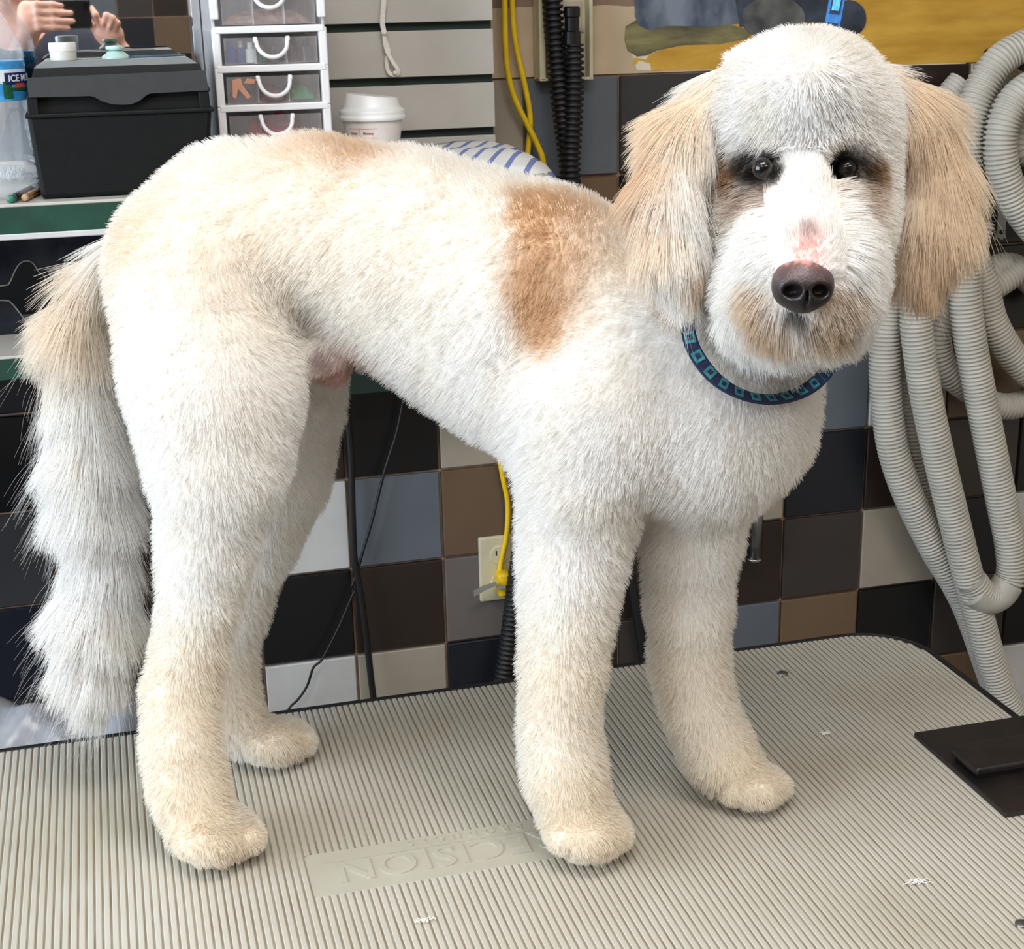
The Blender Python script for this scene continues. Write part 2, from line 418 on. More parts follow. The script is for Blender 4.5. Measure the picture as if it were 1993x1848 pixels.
geo = nt.nodes.new('ShaderNodeNewGeometry'); sep = nt.nodes.new('ShaderNodeSeparateXYZ'); nt.links.new(geo.outputs['Position'], sep.inputs[0])
n1 = nt.nodes.new('ShaderNodeTexNoise'); n1.inputs['Scale'].default_value = 5; n1.inputs['Detail'].default_value = 3
n2 = nt.nodes.new('ShaderNodeTexNoise'); n2.inputs['Scale'].default_value = 40; n2.inputs['Detail'].default_value = 5
mp = nt.nodes.new('ShaderNodeMapping'); mp.inputs['Scale'].default_value = (3.0, 0.35, 1)
tcx = nt.nodes.new('ShaderNodeTexCoord'); nt.links.new(tcx.outputs['Object'], mp.inputs['Vector']); nt.links.new(mp.outputs['Vector'], n2.inputs['Vector'])
nt.links.new(tcx.outputs['Object'], n1.inputs['Vector'])
r1 = nt.nodes.new('ShaderNodeValToRGB'); r1.color_ramp.elements[0].color = lin((170, 165, 150)); r1.color_ramp.elements[1].color = lin((186, 182, 173))
r1.color_ramp.elements[0].position = 0.3; r1.color_ramp.elements[1].position = 0.7
nt.links.new(n1.outputs['Fac'], r1.inputs['Fac'])
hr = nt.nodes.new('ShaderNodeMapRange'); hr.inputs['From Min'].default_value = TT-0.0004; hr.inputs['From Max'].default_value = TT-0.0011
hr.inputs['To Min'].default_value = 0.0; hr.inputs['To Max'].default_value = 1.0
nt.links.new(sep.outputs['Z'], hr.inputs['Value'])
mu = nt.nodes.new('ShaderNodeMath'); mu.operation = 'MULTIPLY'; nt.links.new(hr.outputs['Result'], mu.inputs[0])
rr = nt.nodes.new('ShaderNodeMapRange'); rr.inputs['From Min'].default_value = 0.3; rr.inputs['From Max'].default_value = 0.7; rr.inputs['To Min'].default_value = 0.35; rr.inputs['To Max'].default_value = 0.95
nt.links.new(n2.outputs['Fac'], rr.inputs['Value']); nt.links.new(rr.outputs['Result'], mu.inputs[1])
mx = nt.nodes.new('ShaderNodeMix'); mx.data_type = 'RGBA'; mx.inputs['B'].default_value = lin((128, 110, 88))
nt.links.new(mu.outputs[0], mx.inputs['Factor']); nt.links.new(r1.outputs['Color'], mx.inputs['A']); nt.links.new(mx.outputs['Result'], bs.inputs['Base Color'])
bs.inputs['Roughness'].default_value = 0.42
RUB = mt
mats_in = 0.011
core = MB().prism([(x, y, TT-0.03) for x, y in rrect(TX0+0.004, TX1-0.004, TY0+0.004, TY1-0.004, TR-0.004)], (0, 0, 0.0287))
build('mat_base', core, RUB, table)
ribs = MB(); pitch = 0.0069
LOGO = (0.117, 0.392, 1.147, 1.218)
x = TX0+mats_in+0.002
prof = [(-0.46, -0.0016), (-0.33, -0.0002), (-0.12, 0.0002), (0.12, 0.0002), (0.33, -0.0002), (0.46, -0.0016)]
prof = [(-0.40, -0.0013), (-0.36, -0.0004), (-0.25, 0.0), (0.25, 0.0), (0.36, -0.0004), (0.40, -0.0013)]
while x < TX1-mats_in:
    yr = rr_yrange(x, TX0+mats_in, TX1-mats_in, TY0+mats_in, TY1-mats_in, TR-mats_in)
    if yr:
        segs = [yr]
        if LOGO[0] < x < LOGO[1]: segs = [(yr[0], LOGO[2]), (LOGO[3], yr[1])]
        for y0, y1 in segs:
            ribs.prism([(x+a*pitch, y0, TT+h) for a, h in prof], (0, y1-y0, 0))
    x += pitch
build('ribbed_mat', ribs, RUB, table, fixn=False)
ring = []
outer = rrect(TX0, TX1, TY0, TY1, TR, 14); inner = rrect(TX0+mats_in, TX1-mats_in, TY0+mats_in, TY1-mats_in, TR-mats_in, 14)
n = len(outer); tv = []; tf = []
for k, (P, z) in enumerate(((outer, TT-0.034), (outer, TT-0.004), ([(o_[0]*.85+i_[0]*.15, o_[1]*.85+i_[1]*.15) for o_, i_ in zip(outer, inner)], TT-0.0005), (inner, TT+0.0004), (inner, TT-0.034))):
    tv += [(x_, y_, z) for x_, y_ in P]
for k in range(4):
    for i in range(n): tf.append([k*n+i, k*n+(i+1) % n, (k+1)*n+(i+1) % n, (k+1)*n+i])
tm_ = MB().add(tv, tf)
build('edge_trim', tm_, mat('black_rubber', (20, 20, 22), 0.45, 0.1), table, smooth=True)
lp = rrect(LOGO[0]-0.001, LOGO[1], LOGO[2], LOGO[3], 0.005, 5)
plate = build('logo_panel', MB().prism([(x_, y_, TT-0.002) for x_, y_ in lp], (0, 0, 0.0014)), RUB, table)
plate['label'] = 'smooth panel with raised brand lettering'
# lettering reads from the far side of the table
FL = mat('pale_rubber', (172, 167, 152), 0.5, 0.05, 12)
plate.data.materials.clear(); plate.data.materials.append(FL)
ltr = text_mb('PRECISION', 0.050, (0.376, 1.196, TT-0.0007), (-0.93, 0, 0), (0, -0.95, 0), 0.0012, 0.0006, spacing=1.05)
build('lettering', ltr, FL, plate)
ltr = text_mb('PET PRODUCTS', 0.0125, (0.372, 1.2135, TT-0.0007), (-1, 0, 0), (0, -1, 0), 0.0008, 0.0002, spacing=2.05)
build('lettering', ltr, FL, plate)
build('rule_line', MB().box((0.133, 1.1985, TT-0.0007), (0.384, 1.1993, TT+0.0003)), FL, plate)
SCREW = mat('worn_steel', (120, 118, 114), 0.4, 0.2, 80, metal=0.8)
for px, py in ((1523, 1312), (1990, 1800)):
    c = atz(px, py, TT); build('screw', MB().lathe([(0.0062, -0.001), (0.0062, 0.0012), (0.0045, 0.0022), (0.0, 0.0026)], c, 16, cap=False), SCREW, table, smooth=True)
STEEL = mat('black_steel', (24, 23, 23), 0.5, 0.2, 30)
for sx in (TX0+0.1, TX1-0.1):
    for sy in (TY0+0.08, TY1-0.08):
        build('leg', MB().tube([(sx, sy, TT-0.03), (sx, sy, 0.0)], 0.017, 10), SCREW, table, smooth=True)
build('frame', MB().box((TX0+0.06, TY0+0.06, TT-0.055), (TX1-0.06, TY1-0.06, TT-0.03), 0.004), STEEL, table)

# black steel clamp plate at the table's right end
pa, pb, pc = atz(1785, 1424, TT+0.006), atz(1952, 1584, TT+0.006), atz(1993, 1392, TT+0.006)
PX, PY0, PY1 = (pa[0]+pb[0])/2, pb[1], pa[1]
clamp = thing('clamp_bracket', 'black steel arm clamp plate lying on the right end of the grooming table', 'bracket', (PX+0.1, (PY0+PY1)/2, TT))
BS = mat('black_enamel', (20, 18, 18), 0.4, 0.35, 45, 0.12, 120, second=(32, 25, 23))
build('base_plate', MB().box((PX, PY0, TT+0.0003), (PX+0.20, PY1, TT+0.0055), 0.0012), BS, clamp)
q = atz(1897, 1500, TT+0.018); q2 = atz(1852, 1452, TT+0.018)
build('raised_plate', MB().box(((q[0]+q2[0])/2, q[1], TT+0.010), (PX+0.20, q2[1], TT+0.019), 0.003, 3), BS, clamp)
build('spacer', MB().box((q[0]+0.008, q[1]+0.006, TT+0.0055), (PX+0.19, q2[1]-0.004, TT+0.010)), BS, clamp)
build('arm_post', MB().tube([(PX+0.15, (PY0+PY1)/2, TT+0.016), (PX+0.15, (PY0+PY1)/2, TT+0.5), (PX+0.15, (PY0+PY1)/2, TT+0.95)], 0.0125, 14), mat('chrome', (200, 200, 200), 0.18, 0.04, metal=1.0), clamp, smooth=True)

# ================================================================== THE DOG
def tabpt(px, py): return atz(px, py, TT)
P_hn, P_hf, P_fn, P_ff = tabpt(420, 1680), tabpt(565, 1480), tabpt(1150, 1670), tabpt(1480, 1572)
MH = (P_hn+P_hf)/2; MF = (P_fn+P_ff)/2
EF = MF-MH; EF[2] = 0; EF /= np.linalg.norm(EF); EL = np.array([-EF[1], EF[0], 0])
DOG0 = np.array([(MH+MF)[0]/2, (MH+MF)[1]/2, TT])
SH = dict(body=0.0175, leg=0.0165, paw=0.0105, toe=0.0045, head=0.0175, muzzle=0.0165, ear=0.0165, tail=0.029, groin=0.004)
D = Field()
def mid(px, py, l=0.0): return atplane(px, py, MH+EL*l, EL)
def rr_(P, rpx, g): return max(rpx*mpx(P)-SH[g], 0.006)
def chain(g, pts, k=0.04):
    """pts: (px, py, radius px, depth Y or ('m', lateral))"""
    W = []
    for px, py, r, dep in pts:
        P = mid(px, py, dep[1]) if isinstance(dep, tuple) else at(px, py, dep)
        W.append((P, rr_(P, r, g)))
    for (A, ra), (B, rb) in zip(W[:-1], W[1:]): D.cone(g, A, B, ra, rb, k)
def ellpx(g, px, py, rx, ry, rz, dep, k=0.03, sub=False, shr=True):
    P = mid(px, py, dep[1]) if isinstance(dep, tuple) else at(px, py, dep)
    s_ = SH[g] if shr else 0
    D.ell(g, P, (rx*mpx(P)-s_, ry*mpx(P)-s_, rz), k, sub=sub)
m0 = ('m', 0.0)
# trunk: back line, then belly line
chain('body', [(350, 490, 158, m0), (455, 436, 170, m0), (620, 430, 178, m0), (800, 476, 198, m0), (985, 562, 238, m0), (1090, 540, 190, m0)], 0.03)
chain('body', [(640, 500, 148, m0), (760, 572, 150, m0), (880, 632, 168, m0), (1010, 680, 205, m0), (1180, 735, 245, m0), (1345, 775, 248, m0)], 0.03)
chain('body', [(1100, 600, 195, m0), (1250, 640, 210, m0), (1370, 640, 198, ('m', -0.01))], 0.03)
# near shoulder and upper arm
chain('body', [(1150, 780, 150, ('m', -0.055)), (1125, 930, 122, ('m', -0.06))], 0.05)
chain('body', [(1400, 820, 190, ('m', 0.01)), (1350, 945, 128, ('m', 0.035))], 0.05)
# neck
chain('body', [(1370, 660, 205, 1.15), (1480, 480, 190, 1.115), (1545, 340, 175, 1.10)], 0.05)
# near hind leg
chain('leg', [(385, 590, 190, 1.285), (418, 750, 178, 1.265), (424, 900, 148, 1.255)], 0.045)
chain('leg', [(424, 900, 148, 1.255), (404, 1050, 110, 1.262), (392, 1150, 92, 1.27), (373, 1250, 86, 1.278), (352, 1345, 86, 1.28), (353, 1450, 88, 1.268), (368, 1540, 88, 1.258), (385, 1600, 84, 1.25)], 0.03)
ellpx('paw', 425, 1622, 90, 66, 0.055, 1.243, 0.02)
for tx, ty in ((370, 1640), (412, 1655), (455, 1650), (490, 1630)): ellpx('toe', tx, ty, 34, 36, 0.024-0.004, 1.222, 0.004)
# far hind leg
chain('leg', [(560, 640, 150, 1.36), (545, 780, 128, 1.385), (515, 920, 132, 1.40), (485, 1050, 98, 1.41), (448, 1180, 80, 1.42), (430, 1300, 73, 1.425), (440, 1380, 72, 1.42), (470, 1425, 66, 1.415)], 0.04)
ellpx('paw', 540, 1440, 80, 56, 0.05, 1.41, 0.02)
for tx, ty in ((520, 1465), (560, 1462), (595, 1445)): ellpx('toe', tx, ty, 28, 30, 0.02-0.004, 1.395, 0.004)
# near front leg
chain('leg', [(1130, 930, 120, 1.165), (1122, 1020, 118, 1.16), (1112, 1110, 109, 1.16), (1103, 1210, 97, 1.16), (1094, 1310, 90, 1.16), (1087, 1410, 84, 1.16), (1097, 1500, 90, 1.157), (1118, 1570, 90, 1.153)], 0.035)
ellpx('paw', 1142, 1612, 94, 68, 0.055, 1.148, 0.02)
for tx, ty in ((1090, 1632), (1130, 1648), (1172, 1645), (1205, 1625)): ellpx('toe', tx, ty, 33, 36, 0.024-0.004, 1.128, 0.004)
# far front leg
chain('leg', [(1358, 930, 122, 1.185), (1342, 1060, 104, 1.19), (1340, 1180, 92, 1.195), (1342, 1290, 84, 1.20), (1360, 1380, 80, 1.20), (1395, 1460, 80, 1.197), (1425, 1500, 74, 1.192)], 0.035)
ellpx('paw', 1462, 1525, 78, 56, 0.05, 1.187, 0.02)
for tx, ty in ((1425, 1545), (1462, 1550), (1500, 1545), (1520, 1530)): ellpx('toe', tx, ty, 27, 30, 0.02-0.004, 1.17, 0.004)
# tail
chain('tail', [(235, 470, 62, 1.36), (175, 535, 66, 1.375), (142, 630, 94, 1.385), (156, 750, 88, 1.39), (172, 870, 104, 1.39), (182, 960, 108, 1.389), (196, 1070, 94, 1.387), (188, 1180, 110, 1.385), (180, 1260, 98, 1.383), (178, 1320, 78, 1.382)], 0.012)
# belly skin between the hind legs
chain('groin', [(640, 695, 48, ('m', -0.02)), (655, 730, 30, ('m', -0.01))], 0.03)
# head
ellpx('head', 1556, 268, 214, 212, 0.092, 1.075, 0.03)
ellpx('head', 1550, 190, 165, 136, 0.080, 1.045, 0.03)
ellpx('head', 1558, 430, 206, 195, 0.080, 1.050, 0.03)
ellpx('muzzle', 1562, 520, 160, 150, 0.080, 0.995, 0.03)
ellpx('muzzle', 1552, 592, 162, 96, 0.068, 0.990, 0.03)
D.cone('muzzle', at(1566, 380, 0.985), at(1563, 505, 0.937), 0.020, 0.019, 0.03)
for ex in (1481, 1645):
    P = at(ex, 330, 0.978); D.ell('head', P, (0.0155, 0.0125, 0.020), 0.012, sub=True)
# ears
chain('ear', [(1405, 185, 78, 1.085), (1330, 262, 82, 1.075), (1296, 370, 80, 1.06), (1300, 460, 80, 1.05), (1324, 520, 62, 1.045)], 0.025)
chain('ear', [(1700, 165, 80, 1.085), (1775, 235, 92, 1.08), (1815, 340, 92, 1.07), (1826, 430, 88, 1.06), (1812, 495, 70, 1.055)], 0.025)
chain('ear', [(1790, 410, 66, 1.055), (1782, 500, 64, 1.05)], 0.02)

dmb, DV, DQ = D.mesh(0.006, zmin=TT+0.001, iters=2)
dog = thing('dog', 'white doodle dog with tan ears and patches standing on the grooming table', 'dog', DOG0)
tri = np.concatenate([DQ[:, [0, 1, 2]], DQ[:, [0, 2, 3]]])
bvh = BVHTree.FromPolygons(DV.tolist(), DQ.tolist())
def hit(px, py):
    d = ray(px, py); h = bvh.ray_cast(Vector(CAM), Vector(d).normalized())
    return np.array(h[0]) if h[0] is not None else None

# coat colours: centres found on the coat, radius in metres
WHITE = np.array(lin((249, 247, 245))[:3]); CREAM = np.array(lin((247, 242, 234))[:3])
TAN = np.array(lin((222, 192, 157))[:3]); PEACH = np.array(lin((247, 237, 224))[:3]); BEIGE = np.array(lin((239, 222, 199))[:3])
EYE = np.array(lin((34, 26, 22))[:3]); UMB = np.array(lin((158, 118, 72))[:3]); PINK = np.array(lin((246, 214, 208))[:3]); GREYF = np.array(lin((150, 138, 134))[:3])
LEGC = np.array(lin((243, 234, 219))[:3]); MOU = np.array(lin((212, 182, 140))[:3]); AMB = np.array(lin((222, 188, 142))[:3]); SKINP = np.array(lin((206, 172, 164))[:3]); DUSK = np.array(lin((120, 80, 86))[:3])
spots = []
def spot(px, py, r, col, s=1.0, sharp=1.0):
    P = hit(px, py)
    if P is None:
        q = bvh.find_nearest(Vector(at(px, py, 1.07 if px > 1150 else 1.3))); P = np.array(q[0])
    if P is not None: spots.append((P, r*mpx(P), col, s, sharp))
for a in ((430, 520, 120, PEACH, .5), (560, 380, 130, PEACH, .55), (330, 420, 110, PEACH, .55), (250, 470, 60, BEIGE, .6), (850, 400, 140, PEACH, .4), (720, 560, 120, PEACH, .25),
          (640, 285, 62, TAN, .75), (700, 292, 50, TAN, .6), (600, 300, 60, PEACH, .6), (1040, 395, 52, TAN, .9), (1045, 450, 56, TAN, 1), (1065, 520, 66, TAN, 1), (1070, 590, 60, TAN, .95), (1055, 645, 42, TAN, .9),
          (1110, 410, 62, TAN, .75), (1130, 480, 62, TAN, .55), (1180, 420, 60, TAN, .45), (1150, 560, 60, PEACH, .6), (1210, 470, 60, PEACH, .5)):
    spot(*a, sharp=0.45 if a[3] is PEACH or a[0] < 900 else 1.0)
for a in ((150, 580, 70, BEIGE, .6), (165, 530, 60, BEIGE, .5), (120, 640, 50, BEIGE, .3), (190, 640, 50, BEIGE, .45)): spot(*a, sharp=0.5)
for a in ((1250, 300, 56, TAN, .65), (1285, 250, 52, BEIGE, .8), (1240, 360, 52, TAN, .55), (1265, 430, 50, BEIGE, .75), (1260, 520, 50, BEIGE, .7), (1345, 545, 40, AMB, .8), (1320, 590, 40, AMB, .65), (1350, 480, 34, AMB, .6), (1340, 220, 50, BEIGE, .5),
          (1800, 200, 80, BEIGE, .9), (1840, 290, 85, BEIGE, .95), (1860, 390, 85, BEIGE, 1), (1850, 490, 80, BEIGE, 1), (1780, 540, 60, AMB, .9), (1750, 560, 45, AMB, .9), (1830, 560, 55, BEIGE, .9), (1775, 450, 45, BEIGE, .8), (1760, 160, 55, BEIGE, .6), (1740, 250, 30, BEIGE, .4), (1620, 80, 60, PEACH, .45), (1352, 330, 26, WHITE, .5), (1340, 195, 44, BEIGE, .8), (1385, 165, 40, BEIGE, .6), (1300, 225, 44, BEIGE, .75), (1230, 290, 44, TAN, .5)): spot(*a)
for a in ((1440, 390, 46, UMB, .55), (1480, 380, 40, UMB, .55), (1410, 420, 40, CREAM, .9), (1690, 395, 50, UMB, .55), (1655, 385, 36, UMB, .5), (1710, 440, 46, CREAM, .9), (1430, 340, 30, UMB, .95), (1700, 335, 30, UMB, .9),
          (1478, 322, 40, EYE, .9), (1646, 322, 40, EYE, .9), (1505, 345, 24, EYE, .8), (1625, 350, 24, EYE, .8), (1452, 318, 20, EYE, .85), (1475, 340, 24, EYE, 1), (1500, 318, 22, EYE, 1), (1512, 340, 16, EYE, .8), (1500, 296, 14, EYE, .7), (1468, 302, 16, EYE, .8),
          (1628, 318, 22, EYE, 1), (1650, 340, 24, EYE, 1), (1672, 320, 18, EYE, .9), (1622, 345, 16, EYE, .8), (1640, 298, 15, EYE, .8), (1690, 345, 16, EYE, .6),
          (1575, 475, 30, PINK, .6), (1570, 498, 26, PINK, .85), (1573, 458, 11, GREYF, .6), (1535, 460, 12, GREYF, .2),
          (1475, 570, 34, MOU, .5), (1480, 610, 44, MOU, .6), (1520, 630, 34, MOU, .6), (1600, 630, 38, MOU, .6), (1630, 600, 42, MOU, .5), (1545, 612, 17, EYE, .8), (1562, 620, 12, EYE, .5)): spot(*a)
for a in ((1165, 1650, 26, TAN, .6), (1205, 1620, 22, TAN, .5), (1475, 1545, 26, TAN, .6), (1440, 1545, 20, DUSK, .25), (430, 1665, 22, TAN, .45), (495, 1625, 20, TAN, .45), (590, 1450, 18, TAN, .4), (530, 1490, 16, DUSK, .4),
          (380, 1350, 130, LEGC, .8), (400, 1560, 120, LEGC, .9), (1120, 1350, 130, LEGC, .7), (1140, 1580, 110, LEGC, .9), (1360, 1350, 120, LEGC, .6), (1460, 1520, 100, LEGC, .9), (460, 1380, 100, LEGC, .6), (425, 1630, 95, LEGC, .9), (1148, 1630, 95, LEGC, .9), (1470, 1535, 85, LEGC, .9), (555, 1450, 80, LEGC, .8)): spot(*a, sharp=0.6 if a[3] is LEGC else 1.0)
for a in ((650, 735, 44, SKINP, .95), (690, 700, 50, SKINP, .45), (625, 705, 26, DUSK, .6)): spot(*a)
def wob(X, wl, n=5, seed=1):
    g = np.random.default_rng(seed); out = np.zeros(len(X))
    for i in range(n):
        kv = g.normal(size=3); kv *= 2*math.pi/(wl*g.uniform(.7, 1.4))/np.linalg.norm(kv)
        out += np.sin(X@kv+g.uniform(0, 6.28))
    return out/math.sqrt(n)
def coat(X):
    c = np.tile(WHITE, (len(X), 1)); w1 = wob(X, 0.05, 6, 3); w2 = wob(X, 0.016, 6, 4)
    c = c+(CREAM-WHITE)*np.clip(0.25+0.2*w1, 0, 1)[:, None]
    for P, r, col, s, sh in spots:
        d = np.sqrt(((X-P)**2).sum(1))
        w = s/(1+np.exp((d/r-1+0.13*w1+0.10*w2)*5.5*sh))
        c = c+(col-c)*w[:, None]
    return c

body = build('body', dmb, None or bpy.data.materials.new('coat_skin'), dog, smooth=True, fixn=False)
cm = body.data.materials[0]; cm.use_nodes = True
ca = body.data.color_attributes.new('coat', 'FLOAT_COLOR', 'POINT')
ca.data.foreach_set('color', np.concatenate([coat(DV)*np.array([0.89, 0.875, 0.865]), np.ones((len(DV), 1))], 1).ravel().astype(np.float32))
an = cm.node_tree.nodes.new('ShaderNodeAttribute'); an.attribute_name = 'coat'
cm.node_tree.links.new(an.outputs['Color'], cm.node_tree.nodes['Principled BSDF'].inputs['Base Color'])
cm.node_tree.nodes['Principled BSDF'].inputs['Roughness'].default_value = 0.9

# fur -----------------------------------------------------------------
fur_mat = bpy.data.materials.new('fur_strands'); fur_mat.use_nodes = True
nt = fur_mat.node_tree; nt.nodes.clear()
out = nt.nodes.new('ShaderNodeOutputMaterial'); at_ = nt.nodes.new('ShaderNodeAttribute'); at_.attribute_name = 'coat'
df = nt.nodes.new('ShaderNodeBsdfDiffuse'); tl = nt.nodes.new('ShaderNodeBsdfTranslucent'); gl = nt.nodes.new('ShaderNodeBsdfGlossy'); gl.inputs['Roughness'].default_value = 0.35
m1 = nt.nodes.new('ShaderNodeMixShader'); m1.inputs[0].default_value = 0.5; m2 = nt.nodes.new('ShaderNodeMixShader'); m2.inputs[0].default_value = 0.015
nt.links.new(at_.outputs['Color'], df.inputs['Color']); nt.links.new(at_.outputs['Color'], tl.inputs['Color'])
nt.links.new(df.outputs[0], m1.inputs[1]); nt.links.new(tl.outputs[0], m1.inputs[2])
nt.links.new(m1.outputs[0], m2.inputs[1]); nt.links.new(gl.outputs[0], m2.inputs[2]); nt.links.new(m2.outputs[0], out.inputs['Surface'])

tv0, tv1, tv2 = DV[tri[:, 0]], DV[tri[:, 1]], DV[tri[:, 2]]
tn = np.cross(tv1-tv0, tv2-tv0); ta = np.linalg.norm(tn, axis=1)/2
vn = np.zeros_like(DV)
for k in range(3): np.add.at(vn, tri[:, k], tn)
vn /= np.linalg.norm(vn, axis=1)[:, None]+1e-12
NOSE_C = at(1562, 553, 0.918)
def grow(count, only=None, boost=None):
    w = ta.copy(); cen = (tv0+tv1+tv2)/3
    if only is not None:
        gg = D.group(cen); w = w*np.isin(gg, only)
    if boost is not None: w = w*boost(cen)
    ti = rng.choice(len(tri), count, p=w/w.sum()); u, v = rng.random(count), rng.random(count)
    fl = u+v > 1; u[fl], v[fl] = 1-u[fl], 1-v[fl]
    t = tri[ti]; a = (1-u-v)[:, None]; 
    R_ = a*DV[t[:, 0]]+u[:, None]*DV[t[:, 1]]+v[:, None]*DV[t[:, 2]]
    N_ = a*vn[t[:, 0]]+u[:, None]*vn[t[:, 1]]+v[:, None]*vn[t[:, 2]]; N_ /= np.linalg.norm(N_, axis=1)[:, None]
    return R_, N_
def unit(X): return X/(np.linalg.norm(X, axis=1)[:, None]+1e-9)
def cellclump(X, cs, seed):
    q = np.floor(X/cs).astype(np.int64); h = (q[:, 0]*73856093) ^ (q[:, 1]*19349663) ^ (q[:, 2]*83492791) ^ (seed*7919)
    j = np.stack([((h*(1103515245+i*12345)+12345*(i+1)) >> 8) % 1000/1000.0 for i in range(3)], 1)
    return (q+0.2+0.6*j)*cs
DOWN = np.array([0, 0, -1.0]); TOCAM = -FW
def strands(R_, N_, npts=5):
    n = len(R_); g = D.group(R_)
    L = np.full(n, 0.0110); stand = np.full(n, 0.9); lay = np.full(n, 0.4); curl = np.full(n, 0.0); jit = np.full(n, 0.17); rad = np.full(n, 0.00026); cl = np.full(n, 0.25)
    comb = np.tile(-EF*0.75+DOWN*0.65, (n, 1))
    def setg(name, **kw):
        w = g == name
        for k, v in kw.items():
            {'L': L, 'stand': stand, 'lay': lay, 'curl': curl, 'jit': jit, 'rad': rad, 'cl': cl}[k][w] = v
        return w
    w = setg('leg', L=0.0098, stand=0.9, lay=0.4); comb[w] = DOWN
    w = setg('paw', L=0.0075, stand=0.75, lay=0.55, cl=0.2); comb[w] = DOWN*0.6-EL*0.4+EF*0.4
    w = setg('toe', L=0.0048, stand=1.0, lay=0.3, cl=0.2); comb[w] = DOWN*0.6-EL*0.4+EF*0.4
    w = setg('head', L=0.0115, stand=1.0, lay=0.28, jit=0.16, cl=0.2)
    hc = at(1562, 300, 1.0); lat = ((R_[w]-hc)@RT)/0.09; bk = np.clip(N_[w]@FW+0.25, 0, 1); comb[w] = RT*np.clip(lat, -1, 1)[:, None]*0.6+DOWN*0.75+FW*bk[:, None]*0.8
    w = setg('muzzle', L=0.016, stand=0.75, lay=0.6, jit=0.14, cl=0.35)
    v = R_[w]-NOSE_C; comb[w] = unit(v-(v@FW)[:, None]*FW)*0.6+DOWN*0.75
    low = w & (R_[:, 2] < at(1560, 590, 0.99)[2]); L[low] = 0.021; stand[low] = 0.5; lay[low] = 0.9
    bridge = w & (np.abs((R_-at(1565, 440, 0.95))@RT) < 0.022) & (R_[:, 2] > at(1560, 530, 0.95)[2]); L[bridge] = 0.010; stand[bridge] = 0.35
    comb[bridge] = UP*1.0
    w = setg('ear', L=0.027, stand=0.30, lay=1.1, jit=0.09, cl=0.35, rad=0.00026, curl=0.0012); comb[w] = DOWN
    sd = np.sign((R_[w]-at(1560, 330, 1.08))@RT); upf = np.clip(N_[w]@UP, 0, 1); comb[w] = comb[w]+sd[:, None]*RT*(0.04+0.4*upf)[:, None]
    w = setg('tail', L=0.040, stand=0.40, lay=0.95, jit=0.09, cl=0.22, rad=0.00027, curl=0.0022); comb[w] = DOWN*0.95-EF*0.32
    w = setg('groin', L=0.006, stand=0.5, lay=0.6)
    L *= rng.uniform(0.75, 1.12, n)*(1+0.10*wob(R_, 0.03, 5, 11))
    # clip the hair round the eyes and the nose
    for ex in (1483, 1646):
        d = np.linalg.norm(R_-at(ex, 328, 0.985), axis=1); L *= np.clip((d-0.008)/0.022, 0.22, 1)
    dn = np.linalg.norm(R_-at(1562, 555, 0.925), axis=1); L *= np.clip((dn-0.016)/0.02, 0.15, 1)
    # lint-free paw soles: nothing grows down through the table
    L *= np.clip((R_[:, 2]-TT-0.001)/0.012, 0.12, 1)
    comb = unit(comb); tcomb = unit(comb-(comb*N_).sum(1)[:, None]*N_*0.85)
    nz = np.stack([wob(R_, 0.035, 5, 20+i)*0.6+wob(R_, 0.012, 5, 30+i)*0.5 for i in range(3)], 1)
    rn = rng.normal(size=(n, 3))
    d0 = unit(N_*stand[:, None]+tcomb*lay[:, None]*0.75+nz*jit[:, None]*0.9+rn*jit[:, None]*0.55)
    cc = cellclump(R_, 0.0075, 5); off = cc-R_; off -= (off*N_).sum(1)[:, None]*N_
    u = np.linspace(0, 1, npts)
    P = R_[:, None, :]+L[:, None, None]*(u[None, :, None]*d0[:, None, :]+(u**2)[None, :, None]*(tcomb*lay[:, None]*0.45+DOWN*0.08)[:, None, :])
    P = P+off[:, None, :]*(cl[:, None]*np.power(u, 1.3)[None, :])[:, :, None]
    ph_ = wob(R_, 0.02, 4, 50)*3; axc = unit(np.cross(d0, N_)+rn*0.2)
    P = P+axc[:, None, :]*(curl[:, None]*np.sin(u[None, :]*6.0+ph_[:, None])*u[None, :])[:, :, None]
    P[:, :, 2] = np.maximum(P[:, :, 2], TT+0.0012)
    Rd = rad[:, None]*(1-0.72*u[None, :]**1.5)
    return P, Rd, g
def fur_object(name, P, Rd, C, parent, material):
    n, k = P.shape[:2]
    cv = bpy.data.hair_curves.new(name); cv.add_curves([k]*n)
    cv.attributes['position'].data.foreach_set('vector', (P-ORG[parent.name]).astype(np.float32).ravel())
    ra = cv.attributes.get('radius') or cv.attributes.new('radius', 'FLOAT', 'POINT')
    ra.data.foreach_set('value', Rd.astype(np.float32).ravel())
    co = cv.attributes.new('coat', 'FLOAT_COLOR', 'CURVE')
    co.data.foreach_set('color', np.concatenate([C, np.ones((n, 1))], 1).astype(np.float32).ravel())
    cv.materials.append(material)
    o = bpy.data.objects.new(name, cv); COL.objects.link(o); o.parent = parent; o['kind'] = 'stuff'
    ORG[o.name] = ORG[parent.name]
    return o
def near_boost(c): return 1.0+1.0*(np.linalg.norm(c-at(1560, 380, 1.0), axis=1) < 0.15)+0.9*(D.group(c) == 'tail')+1.2*np.isin(D.group(c), ['paw', 'toe'])
R_, N_ = grow(HAIRS, boost=near_boost)
P_, Rd_, g_ = strands(R_, N_)
C_ = coat(R_); C_ = np.clip(C_*rng.uniform(0.9, 1.06, (len(C_), 1)), 0, 0.93)
fur = fur_object('fur', P_, Rd_, C_, dog, fur_mat)
